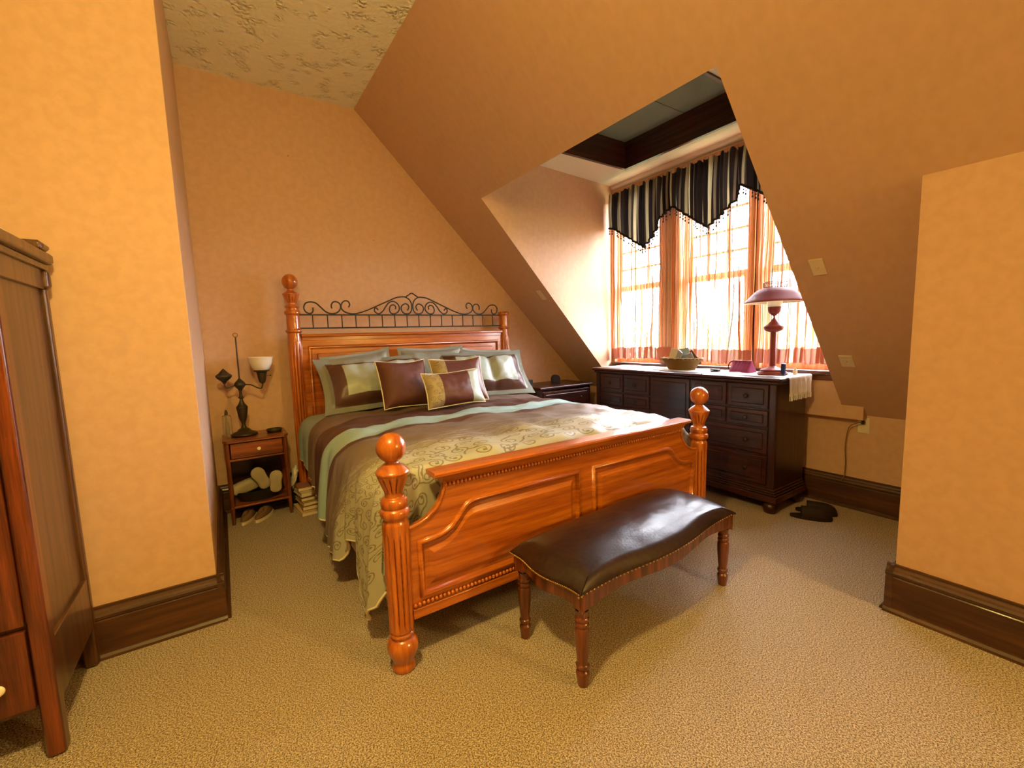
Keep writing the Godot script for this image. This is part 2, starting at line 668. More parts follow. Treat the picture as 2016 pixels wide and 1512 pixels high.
	M.fleece.rim_enabled = true
	M.fleece.rim = 0.5
	bump(M.fleece, grey(61, 256, 256, 0.2, 3), 0.8)
	M.fleece.uv1_triplanar = true
	M.fleece.uv1_scale = Vector3(10, 10, 10)
	M.tub = std(Color8(34, 30, 26), 0.45, 0.4)
	M.shoe = std(Color8(118, 88, 62), 0.8, 0.3)
	M.sole = std(Color8(216, 200, 170), 0.6, 0.3)
	M.dark_shoe = std(Color8(40, 26, 20), 0.7, 0.3)
	M.cord_tan = std(Color8(126, 92, 48), 0.5, 0.4)
	M.cord_white = std(Color8(214, 206, 192), 0.5, 0.4)
	M.lawn = tri_map(std(Color8(86, 94, 66), 0.95, 0.1), Vector3(0.2, 0.2, 0.2))
	M.bark = std(Color8(92, 76, 58), 0.9, 0.2)
	M.leaves = std(Color8(92, 106, 62), 0.7, 0.3)
	M.leaves.backlight_enabled = true
	M.leaves.backlight = Color(0.36, 0.40, 0.24)
	M.globe = std(Color8(255, 236, 204), 0.4, 0.5)
	M.globe.emission_enabled = true
	M.globe.emission = Color(1.0, 0.80, 0.52)
	M.globe.emission_energy_multiplier = 2.5
	M.brass = std(Color8(150, 116, 66), 0.35, 0.5)
	M.brass.metallic = 0.8
	M.book = [std(Color8(196, 170, 128), 0.7, 0.3), std(Color8(120, 70, 44), 0.6, 0.4), std(Color8(168, 140, 96), 0.7, 0.3), std(Color8(84, 60, 50), 0.6, 0.4), std(Color8(204, 188, 156), 0.7, 0.3), std(Color8(150, 104, 88), 0.6, 0.4)]
	M.pages = std(Color8(226, 210, 174), 0.85, 0.2)


func make_view() -> void:
	var cam := Camera3D.new()
	cam.name = "camera"
	add_child(cam)
	cam.position = Vector3(0, 1.38, 0)
	cam.basis = Basis(Vector3.UP, deg_to_rad(-33.508)) * Basis(Vector3.RIGHT, deg_to_rad(-6.224)) * Basis(Vector3.BACK, deg_to_rad(-1.7225))
	cam.fov = rad_to_deg(2.0 * atan(756.0 / 859.91))
	cam.near = 0.05
	cam.far = 300.0
	cam.current = true
	var we := WorldEnvironment.new()
	we.name = "environment"
	var env := Environment.new()
	env.background_mode = Environment.BG_SKY
	env.tonemap_mode = Environment.TONE_MAPPER_LINEAR
	env.tonemap_exposure = 1.0
	env.background_energy_multiplier = 95.0
	env.sdfgi_enabled = true
	env.ssao_enabled = true
	env.ssil_enabled = true
	var sky := Sky.new()
	var sm := ProceduralSkyMaterial.new()
	sm.sky_top_color = Color(0.91, 0.95, 1.0)
	sm.sky_horizon_color = Color(0.74, 0.76, 0.80)
	sm.ground_bottom_color = Color(0.40, 0.44, 0.34)
	sm.ground_horizon_color = Color(0.62, 0.66, 0.62)
	sm.sky_curve = 0.30
	sm.sun_angle_max = 1.0
	sky.sky_material = sm
	env.sky = sky
	we.environment = env
	add_child(we)


const LAMP_AT := Vector3(-0.05, 2.70, -0.70)
const LAMP2_AT := Vector3(2.50, 1.85, 1.90)
const WARM := Color(1.0, 0.87, 0.48)

func make_lamps() -> void:
	# hanging globe over the open floor, above the picture
	var t := thing("pendant_lamp", "glowing bell-shaped glass lamp hanging from the textured ceiling", "lamp", Vector3(LAMP_AT.x, 3.46, LAMP_AT.z))
	var mb := MB.new()
	mb.lathe(Vector3.ZERO, [Vector2(0.001, -0.035), Vector2(0.05, -0.03), Vector2(0.07, -0.01), Vector2(0.07, 0.0)], 24)
	put(mb, "canopy", M.brass, t)
	mb = MB.new()
	mb.tube([Vector3(0, -0.03, 0), Vector3(0, -0.60, 0)], 0.008, 10)
	put(mb, "rod", M.brass, t)
	mb = MB.new()
	mb.lathe(Vector3(0, LAMP_AT.y - 3.46, 0), turned([Vector2(0.150, -0.085), Vector2(0.148, -0.06), Vector2(0.135, 0.0), Vector2(0.105, 0.06), Vector2(0.06, 0.105), Vector2(0.02, 0.125), Vector2(0.001, 0.128)], 4), 32)
	put(mb, "glass_bell", M.globe, t)
	var l := OmniLight3D.new()
	l.name = "pendant_light"
	l.light_color = WARM
	l.light_energy = 2.2
	l.light_size = 0.09
	l.omni_range = 14.0
	l.omni_attenuation = 2.0
	l.shadow_enabled = true
	t.add_child(l)
	l.position = Vector3(0, LAMP_AT.y - 3.46, 0)
	# most of the light leaves the open underside of the glass
	var sp := SpotLight3D.new()
	sp.name = "pendant_downlight"
	sp.light_color = WARM
	sp.light_energy = 3.4
	sp.light_size = 0.09
	sp.spot_range = 14.0
	sp.spot_attenuation = 2.0
	sp.spot_angle = 88.0
	sp.spot_angle_attenuation = 1.0
	sp.shadow_enabled = true
	t.add_child(sp)
	sp.position = Vector3(0, LAMP_AT.y - 3.46, 0)
	sp.rotation.x = -PI * 0.5
	# standing lamp behind the camera
	var f := thing("floor_lamp", "brass floor lamp with a glowing globe", "lamp", Vector3(LAMP2_AT.x, 0, LAMP2_AT.z))
	mb = MB.new()
	mb.lathe(Vector3.ZERO, [Vector2(0.15, 0.0), Vector2(0.15, 0.015), Vector2(0.10, 0.03), Vector2(0.02, 0.05), Vector2(0.012, 0.08)], 28)
	put(mb, "base", M.brass, f)
	mb = MB.new()
	mb.tube([Vector3(0, 0.05, 0), Vector3(0, LAMP2_AT.y - 0.09, 0)], 0.011, 10)
	put(mb, "pole", M.brass, f)
	mb = MB.new()
	mb.ball(Vector3(0, LAMP2_AT.y, 0), Vector3(0.10, 0.10, 0.10), 16, 24)
	put(mb, "globe", M.globe, f)
	l = OmniLight3D.new()
	l.name = "floor_light"
	l.light_color = WARM
	l.light_energy = 4.2
	l.light_size = 0.08
	l.omni_range = 14.0
	l.omni_attenuation = 2.0
	l.shadow_enabled = true
	f.add_child(l)
	l.position = Vector3(0, LAMP2_AT.y, 0)


# ------------------------------------------------------------------ the room
const ZB := -4.24      # headboard wall
const ZF := 4.8        # wall behind the camera
const XL := -3.0
const HC := 3.46       # ceiling
const SL := 4.645      # roof slope: x + y
const XK := 3.925      # knee wall
const XP := 2.62       # closet face
const ZP := -0.655     # closet corner
const ZC := -2.575     # column face
const XC := -0.112     # column corner
const XW := 3.85       # window wall
const HD := 3.03       # dormer ceiling

func dl(x: float) -> float:  # dormer wall towards the headboard
	return lerpf(-3.484, -3.640, (x - 2.04) / (3.85 - 2.04))

func dr(x: float) -> float:  # dormer wall towards the closet
	return lerpf(-1.271, -1.337, (x - 2.04) / (3.85 - 2.04))

func on_slope(x: float, z: float) -> Vector3:
	return Vector3(x, SL - x, z)

func make_room() -> void:
	var mb := MB.new()
	mb.span(Vector3(XL - 0.1, -0.12, ZB - 0.1), Vector3(4.1, 0, ZF + 0.1))
	struct(mb, "floor", M.carpet, "beige looped wall-to-wall carpet")
	mb = MB.new()
	mb.span(Vector3(XL - 0.1, HC, ZB - 0.1), Vector3(1.26, HC + 0.1, ZF + 0.1))
	struct(mb, "ceiling", M.ceiling, "cream stomp-textured flat ceiling")
	mb = MB.new()
	mb.span(Vector3(XC - 0.05, 0, ZB - 0.1), Vector3(4.1, HC + 0.05, ZB))
	struct(mb, "wall_back", M.wall, "tan painted wall behind the headboard")
	mb = MB.new()
	mb.span(Vector3(XL - 0.1, 0, ZC), Vector3(XL, HC, ZF + 0.1))
	struct(mb, "wall_left", M.wall, "tan painted side wall beyond the wardrobe")
	mb = MB.new()
	mb.span(Vector3(XL - 0.1, 0, ZF), Vector3(4.1, HC + 0.05, ZF + 0.1))
	struct(mb, "wall_front", M.wall, "tan painted wall facing the bed")
	mb = MB.new()
	mb.span(Vector3(XL - 0.1, 0, ZB - 0.1), Vector3(XC, HC, ZC), 0.004)
	struct(mb, "wall_column", M.wall, "tan painted wall block beside the wardrobe with a lit corner")
	mb = MB.new()
	mb.span(Vector3(XK, 0, ZB - 0.1), Vector3(XK + 0.12, SL - XK + 0.04, ZF + 0.1))
	struct(mb, "wall_knee", M.wall, "low tan knee wall under the sloped ceiling")
	mb = MB.new()
	mb.extrude([Vector3(XP, 0, ZP), Vector3(XK + 0.05, 0, ZP), Vector3(XK + 0.05, SL - XK, ZP), Vector3(XP, SL - XP + 0.03, ZP)], Vector3(0, 0, ZF - ZP))
	struct(mb, "wall_closet", M.wall, "tan painted closet wall jutting out under the sloped ceiling")
	# roof slope with the dormer cut out
	var up := Vector3(0.7071, 0.7071, 0) * 0.06
	mb = MB.new()
	mb.extrude([on_slope(1.184, ZB - 0.05), on_slope(2.04, ZB - 0.05), on_slope(2.04, ZF + 0.05), on_slope(1.184, ZF + 0.05)], up)
	mb.extrude([on_slope(2.04, ZB - 0.05), on_slope(2.04, dl(2.04)), on_slope(3.99, dl(3.99)), on_slope(3.99, ZB - 0.05)], up)
	mb.extrude([on_slope(2.04, dr(2.04)), on_slope(2.04, ZF + 0.05), on_slope(3.99, ZF + 0.05), on_slope(3.99, dr(3.99))], up)
	struct(mb, "ceiling_slope", M.wall, "tan painted sloped ceiling falling to the knee wall")
	# dormer cheeks
	for side in 2:
		var f := dl if side == 0 else dr
		var d := Vector3(0, 0, -0.08 if side == 0 else 0.08)
		mb = MB.new()
		var poly := []
		for p in [Vector2(1.63, 3.08), Vector2(3.93, 0.76), Vector2(3.93, 3.08)]:
			poly.append(Vector3(p.x, p.y, f.call(p.x)))
		mb.extrude(poly, d)
		struct(mb, "wall_dormer", M.wall, "dormer cheek wall next to the headboard" if side == 0 else "dormer cheek wall next to the closet")
	# dormer ceiling round the recess
	var r0 := Vector2(2.45, -3.186)
	var r1 := Vector2(3.557, -1.785)
	mb = MB.new()
	for b in [[1.66, r0.x, -3.75, -1.2], [r1.x, 3.98, -3.75, -1.2], [r0.x, r1.x, -3.75, r0.y], [r0.x, r1.x, r1.y, -1.2]]:
		mb.span(Vector3(b[0], HD, b[2]), Vector3(b[1], HD + 0.08, b[3]))
	struct(mb, "ceiling_dormer", M.dormer_ceiling, "pale plaster ceiling of the dormer")
	var rec := Node3D.new()
	rec.name = "ceiling_recess"
	add_child(rec)
	rec.position = Vector3(r0.x, HD, r0.y)
	tag(rec, "dark wood framed recess in the dormer ceiling with a grey green panel", "", "", "structure")
	var base := rec.position
	for b in [[r0.x - 0.015, r1.x + 0.015, r0.y - 0.015, r0.y + 0.02], [r0.x - 0.015, r1.x + 0.015, r1.y - 0.02, r1.y + 0.015], [r0.x - 0.015, r0.x + 0.02, r0.y + 0.02, r1.y - 0.02], [r1.x - 0.02, r1.x + 0.015, r0.y + 0.02, r1.y - 0.02]]:
		mb = at_base(base)
		mb.span(Vector3(b[0], HD - 0.012, b[2]), Vector3(b[1], HD + 0.25, b[3]), 0.003)
		put(mb, "recess_board", M.recess_wood, rec)
	var zm := -2.50
	for b in [[r0.y - 0.02, zm - 0.003], [zm + 0.003, r1.y + 0.02]]:
		mb = at_base(base)
		mb.span(Vector3(r0.x - 0.02, HD + 0.24, b[0]), Vector3(r1.x + 0.02, HD + 0.27, b[1]), 0.002)
		put(mb, "recess_panel", M.recess_panel, rec)
	mb = at_base(base)
	mb.span(Vector3(r0.x - 0.02, HD + 0.271, r0.y - 0.02), Vector3(r1.x + 0.02, HD + 0.30, r1.y + 0.02))
	put(mb, "recess_backing", M.recess_wood, rec)
	make_windows()
	make_baseboards()

const WIN := [[-3.59, -2.97], [-2.73, -2.07], [-1.94, -1.40]]
const WS := 1.05
const WH := 2.90

func make_windows() -> void:
	var x0 := XW
	var x1 := XW + 0.12
	var mb := MB.new()
	mb.span(Vector3(x0, 0.695, -3.72), Vector3(x1, WS - 0.02, -1.20))
	mb.span(Vector3(x0, WH, -3.72), Vector3(x1, 3.10, -1.20))
	mb.span(Vector3(x0, WS - 0.02, -3.72), Vector3(x1, WH, WIN[0][0]))
	mb.span(Vector3(x0, WS - 0.02, WIN[0][1]), Vector3(x1, WH, WIN[1][0]))
	mb.span(Vector3(x0, WS - 0.02, WIN[1][1]), Vector3(x1, WH, WIN[2][0]))
	mb.span(Vector3(x0, WS - 0.02, WIN[2][1]), Vector3(x1, WH, -1.20))
	struct(mb, "wall_window", M.wall, "tan painted dormer wall with three windows in it")
	# cove strip over the windows
	mb = MB.new()
	mb.extrude([Vector3(XW, HD, -3.64), Vector3(XW - 0.035, HD, -3.636), Vector3(XW - 0.026, HD - 0.02, -3.637), Vector3(XW, HD - 0.05, -3.64)], Vector3(0, 0, 2.30))
	struct(mb, "trim_1", M.dormer_ceiling, "pale cove strip between the dormer ceiling and the window wall")
	mb = MB.new()
	mb.span(Vector3(XW - 0.05, WS - 0.035, -3.62), Vector3(XW + 0.06, WS, -1.35), 0.006)
	mb.span(Vector3(XW - 0.018, WS - 0.075, -3.60), Vector3(XW + 0.01, WS - 0.034, -1.36), 0.004)
	struct(mb, "trim_2", M.sill, "brown wooden window sill running under the three windows")
	for i in 3:
		var za: float = WIN[i][0]
		var zb: float = WIN[i][1]
		var w := Node3D.new()
		w.name = "window_%d" % (i + 1)
		add_child(w)
		w.position = Vector3(XW + 0.05, WS, (za + zb) * 0.5)
		tag(w, ["double-hung window beside the dormer cheek by the bed", "middle double-hung window of the dormer", "double-hung window behind the red lamp"][i], "", "", "structure")
		var b := w.position
		# casing on the room face
		for c in [[za - 0.08, za], [zb, zb + 0.08]]:
			mb = at_base(b)
			mb.span(Vector3(XW - 0.018, WS, maxf(c[0], -3.635)), Vector3(XW + 0.005, WH + 0.06, c[1]), 0.003)
			put(mb, "casing", M.window_wood, w)
		mb = at_base(b)
		mb.span(Vector3(XW - 0.018, WH, za), Vector3(XW + 0.005, WH + 0.06, zb), 0.003)
		put(mb, "head_casing", M.window_wood, w)
		var mid := 1.875
		# sashes: lower inside, upper outside
		for s in 2:
			var y0: float = WS if s == 0 else mid - 0.025
			var y1: float = mid + 0.03 if s == 0 else WH
			var xs: float = XW + 0.03 if s == 0 else XW + 0.066
			mb = at_base(b)
			mb.span(Vector3(xs, y0, za), Vector3(xs + 0.034, y0 + (0.055 if s == 0 else 0.05), zb), 0.002)
			mb.span(Vector3(xs, y1 - 0.05, za), Vector3(xs + 0.034, y1, zb), 0.002)
			mb.span(Vector3(xs, y0 + 0.05, za), Vector3(xs + 0.034, y1 - 0.05, za + 0.045), 0.002)
			mb.span(Vector3(xs, y0 + 0.05, zb - 0.045), Vector3(xs + 0.034, y1 - 0.05, zb), 0.002)
			var sash := put(mb, "lower_sash" if s == 0 else "upper_sash", M.window_wood, w)
			if s == 1:
				for k in [1, 2, 3, 4]:
					mb = at_base(b)
					var yy := lerpf(y0 + 0.05, y1 - 0.05, k / 5.0)
					mb.span(Vector3(xs + 0.006, yy - 0.009, za + 0.045), Vector3(xs + 0.028, yy + 0.009, zb - 0.045), 0.002)
					put(mb, "muntin", M.window_wood, sash)
				for k in [1, 2]:
					mb = at_base(b)
					var zz := lerpf(za + 0.045, zb - 0.045, k / 3.0)
					mb.span(Vector3(xs + 0.006, y0 + 0.05, zz - 0.009), Vector3(xs + 0.028, y1 - 0.05, zz + 0.009), 0.002)
					put(mb, "muntin", M.window_wood, sash)
			mb = at_base(b)
			mb.flat([Vector3(xs + 0.017, y0 + 0.04, za + 0.04), Vector3(xs + 0.017, y0 + 0.04, zb - 0.04), Vector3(xs + 0.017, y1 - 0.04, zb - 0.04), Vector3(xs + 0.017, y1 - 0.04, za + 0.04)], Vector3(-1, 0, 0))
			put(mb, "pane", M.pane, sash)

func board(called: String, label: String, a: Vector3, b: Vector3, out: Vector3) -> void:
	# profile: (distance from wall, height)
	var prof := [Vector2(0, 0), Vector2(0.046, 0), Vector2(0.044, 0.012), Vector2(0.034, 0.022), Vector2(0.026, 0.024), Vector2(0.024, 0.172), Vector2(0.020, 0.178), Vector2(0.030, 0.184), Vector2(0.031, 0.196), Vector2(0.026, 0.206), Vector2(0.018, 0.212), Vector2(0.013, 0.224), Vector2(0.012, 0.235), Vector2(0, 0.236)]
	var mb := MB.new()
	var poly := []
	for p in prof:
		poly.append(a + out * p.x + Vector3(0, p.y, 0))
	mb.extrude(poly, b - a)
	struct(mb, called, M.baseboard, label)

func make_baseboards() -> void:
	board("baseboard_column", "tall dark wood baseboard along the wall block by the wardrobe", Vector3(XL, 0, ZC), Vector3(XC + 0.03, 0, ZC), Vector3(0, 0, 1))
	board("baseboard_return", "dark wood baseboard running from the wall block to the headboard wall", Vector3(XC, 0, ZC + 0.03), Vector3(XC, 0, ZB), Vector3(1, 0, 0))
	board("baseboard_back", "dark wood baseboard behind the bed and nightstands", Vector3(XC, 0, ZB), Vector3(XK, 0, ZB), Vector3(0, 0, 1))
	board("baseboard_knee", "dark wood baseboard along the low knee wall", Vector3(XK, 0, ZB), Vector3(XK, 0, ZP), Vector3(-1, 0, 0))
	board("baseboard_closet", "tall dark wood baseboard along the closet wall", Vector3(XP, 0, ZP - 0.03), Vector3(XP, 0, ZF), Vector3(-1, 0, 0))
	board("baseboard_end", "dark wood baseboard round the closet corner", Vector3(XP - 0.03, 0, ZP), Vector3(XK, 0, ZP), Vector3(0, 0, -1))
	board("baseboard_left", "dark wood baseboard along the side wall", Vector3(XL, 0, ZC), Vector3(XL, 0, ZF), Vector3(1, 0, 0))
	board("baseboard_front", "dark wood baseboard along the wall facing the bed", Vector3(XL, 0, ZF), Vector3(XP, 0, ZF), Vector3(0, 0, -1))


func make_outside() -> void:
	var mb := MB.new()
	mb.span(Vector3(6.0, -4.2, -60), Vector3(120, -4.0, 60))
	struct(mb, "lawn", M.lawn, "green lawn below the dormer windows")
	var spots := [[18.0, -18.5, 7.2, 3.2], [19.0, -11.0, 6.4, 2.9], [17.0, -4.6, 7.0, 2.7]]
	var names := ["tall leafy tree outside the window by the bed cheek", "round leafy tree outside the middle window", "leafy tree outside behind the red lamp"]
	for i in 3:
		var s: Array = spots[i]
		var t := thing("tree", names[i], "tree", Vector3(s[0], -4.0, s[1]), 0.0, "trees outside the window")
		mb = MB.new()
		mb.tube([Vector3(0, 0, 0), Vector3(0.05, 2.0, 0.02), Vector3(-0.03, 4.0, 0.04)], [0.28, 0.20, 0.12], 10)
		put(mb, "trunk", M.bark, t)
		mb = MB.new()
		var r := RandomNumberGenerator.new()
		r.seed = 100 + i
		for k in 2600:
			var d := Vector3(r.randfn(), r.randfn(), r.randfn()).normalized() * pow(r.randf(), 0.4)
			var c := Vector3(d.x * s[3], s[2] * 0.60 + d.y * s[2] * 0.36, d.z * s[3])
			var nn := Vector3(r.randfn(), r.randfn() + 0.6, r.randfn()).normalized()
			var a := nn.cross(Vector3(0.3, 0.2, 1)).normalized() * 0.16
			var b := nn.cross(a).normalized() * 0.10
			mb.flat([c - a, c + b, c + a, c - b], nn)
		put(mb, "crown", M.leaves, t).set_meta("kind", "stuff")


# ------------------------------------------------------------------ bed
const BX0 := 0.535
const BX1 := 2.605
const BZF := -1.70
const BZH := -4.07

func cup_and_ball(y: float, ball_r: float) -> Array:
	return []

func post_profile_foot() -> Array:
	# radius, height
	var a := [Vector2(0.001, 0.0), Vector2(0.040, 0.0), Vector2(0.048, 0.008), Vector2(0.048, 0.022), Vector2(0.043, 0.034), Vector2(0.046, 0.048), Vector2(0.058, 0.075), Vector2(0.065, 0.100), Vector2(0.063, 0.122), Vector2(0.052, 0.140), Vector2(0.044, 0.146), Vector2(0.044, 0.152), Vector2(0.050, 0.158), Vector2(0.050, 0.166), Vector2(0.045, 0.172), Vector2(0.048, 0.180)]
	return a

func foot_post(x: float, bed: Node3D, label := "") -> void:
	var at := Vector3(x, 0, BZF) - bed.position
	var mb := MB.new()
	mb.lathe(at, turned(post_profile_foot(), 3), 32)
	# fluted shaft
	var sh := []
	for i in 13:
		sh.append(Vector2(lerpf(0.050, 0.055, i / 12.0), lerpf(0.18, 0.612, i / 12.0)))
	mb.lathe(at, sh, 192, [12, 0.017, 0.21, 0.59])
	mb.lathe(at, turned([Vector2(0.055, 0.612), Vector2(0.054, 0.640), Vector2(0.048, 0.656), Vector2(0.050, 0.664), Vector2(0.058, 0.674), Vector2(0.060, 0.690), Vector2(0.056, 0.700), Vector2(0.050, 0.706), Vector2(0.053, 0.714), Vector2(0.055, 0.730), Vector2(0.048, 0.746), Vector2(0.037, 0.752), Vector2(0.036, 0.768)], 3), 40)
	# fluted cup
	mb.lathe(at, [Vector2(0.036, 0.768), Vector2(0.040, 0.780), Vector2(0.048, 0.800), Vector2(0.058, 0.826), Vector2(0.064, 0.846)], 168, [12, 0.016, 0.779, 0.830])
	mb.lathe(at, turned([Vector2(0.064, 0.846), Vector2(0.067, 0.852), Vector2(0.064, 0.860), Vector2(0.046, 0.876), Vector2(0.036, 0.884), Vector2(0.026, 0.892), Vector2(0.025, 0.900)], 3), 40)
	var part := put(mb, "foot_post", M.bed_v, bed)
	var b := MB.new()
	b.ball(at + Vector3(0, 0.952, 0), Vector3(0.059, 0.060, 0.059), 24, 36)
	put(b, "ball_finial", M.bed_v, part)

func head_post(x: float, bed: Node3D, with_ball: bool) -> void:
	var at := Vector3(x, 0, BZH) - bed.position
	var mb := MB.new()
	mb.lathe(at, turned(post_profile_foot(), 3), 28)
	var sh := []
	for i in 17:
		sh.append(Vector2(0.055, lerpf(0.18, 1.39, i / 16.0)))
	mb.lathe(at, sh, 192, [12, 0.017, 0.21, 1.34])
	mb.lathe(at, turned([Vector2(0.055, 1.39), Vector2(0.052, 1.40), Vector2(0.050, 1.452), Vector2(0.050, 1.460), Vector2(0.062, 1.470), Vector2(0.062, 1.486), Vector2(0.052, 1.494), Vector2(0.051, 1.55), Vector2(0.050, 1.606), Vector2(0.060, 1.618), Vector2(0.062, 1.632), Vector2(0.056, 1.645), Vector2(0.048, 1.650)], 3), 36)
	if not with_ball:
		mb.lathe(at, [Vector2(0.048, 1.650), Vector2(0.001, 1.652)], 36)
		put(mb, "head_post", M.bed_v, bed)
		return
	mb.lathe(at, turned([Vector2(0.048, 1.650), Vector2(0.046, 1.664), Vector2(0.056, 1.676), Vector2(0.055, 1.684), Vector2(0.036, 1.694), Vector2(0.036, 1.708)], 3), 36)
	mb.lathe(at, [Vector2(0.036, 1.708), Vector2(0.042, 1.722), Vector2(0.052, 1.742), Vector2(0.062, 1.772)], 168, [12, 0.016, 1.719, 1.75])
	mb.lathe(at, turned([Vector2(0.062, 1.772), Vector2(0.066, 1.780), Vector2(0.060, 1.788), Vector2(0.040, 1.800), Vector2(0.028, 1.812), Vector2(0.026, 1.822)], 3), 36)
	var part := put(mb, "head_post", M.bed_v, bed)
	var b := MB.new()
	b.ball(at + Vector3(0, 1.882, 0), Vector3(0.061, 0.063, 0.061), 24, 36)
	put(b, "ball_finial", M.bed_v, part)

# raised ridge that follows a closed outline on the plane z = const
func ridge(mb: MB, pts: Array, z: float, w: float, h: float) -> void:
	var m := pts.size()
	var prof := [Vector2(-w, -0.004), Vector2(-w * 0.9, h * 0.45), Vector2(-w * 0.35, h), Vector2(w * 0.25, h * 0.95), Vector2(w * 0.5, h * 0.45), Vector2(w, h * 0.2), Vector2(w * 1.05, -0.004)]
	var base := mb.v.size()
	for i in m:
		var p: Vector2 = pts[i]
		var d0: Vector2 = (p - pts[(i + m - 1) % m]).normalized()
		var d1: Vector2 = (pts[(i + 1) % m] - p).normalized()
		var t := (d0 + d1).normalized()
		var nrm := Vector2(-t.y, t.x)
		var k := 1.0 / maxf(0.5, nrm.dot(Vector2(-d1.y, d1.x)))
		for j in prof.size():
			var q: Vector2 = prof[j]
			var a: Vector2 = prof[maxi(j - 1, 0)]
			var b: Vector2 = prof[mini(j + 1, prof.size() - 1)]
			var dd := b - a
			var pos := p + nrm * q.x * k
			var n2 := Vector2(-dd.y, dd.x)
			mb.vert(Vector3(pos.x, pos.y, z + q.y), Vector3(nrm.x * n2.x, nrm.y * n2.x, n2.y))
	var c := prof.size()
	for i in m:
		for j in c - 1:
			var a := base + i * c + j
			var b := base + ((i + 1) % m) * c + j
			mb.quad(a, a + 1, b + 1, b)

# panel outline on the footboard: flat bottom, top that dips in an ogee towards the post
func panel_outline(inset: float, mirror: bool) -> Array:
	var x0 := 0.630 + inset
	var x1 := 1.512 - inset
	var yb := 0.303 + inset
	var yt := 0.658 - inset
	var yl := 0.530 - inset
	var out := [Vector2(x0, yb), Vector2(x1, yb), Vector2(x1, yt)]
	var ogee := [Vector2(0.905, yt), Vector2(0.872, yt - 0.006), Vector2(0.842, yt - 0.026), Vector2(0.815, yt - 0.056), Vector2(0.782, yt - 0.090), Vector2(0.742, yt - 0.112), Vector2(0.70, yt - 0.122)]
	for p in spline(ogee, 4):
		out.append(p)
	out.append(Vector2(x0, yl))
	if mirror:
		var r := []
		for p in out:
			r.append(Vector2(BX0 + BX1 - p.x, p.y))
		r.reverse()
		return r
	return out

func bead_row(mb: MB, a: Vector3, b: Vector3, r: float) -> void:
	var n := int(a.distance_to(b) / (r * 1.9))
	for i in n + 1:
		var p := a.lerp(b, float(i) / n)
		mb.ball(p, Vector3(r * 0.95, r, r * 0.9), 5, 8)

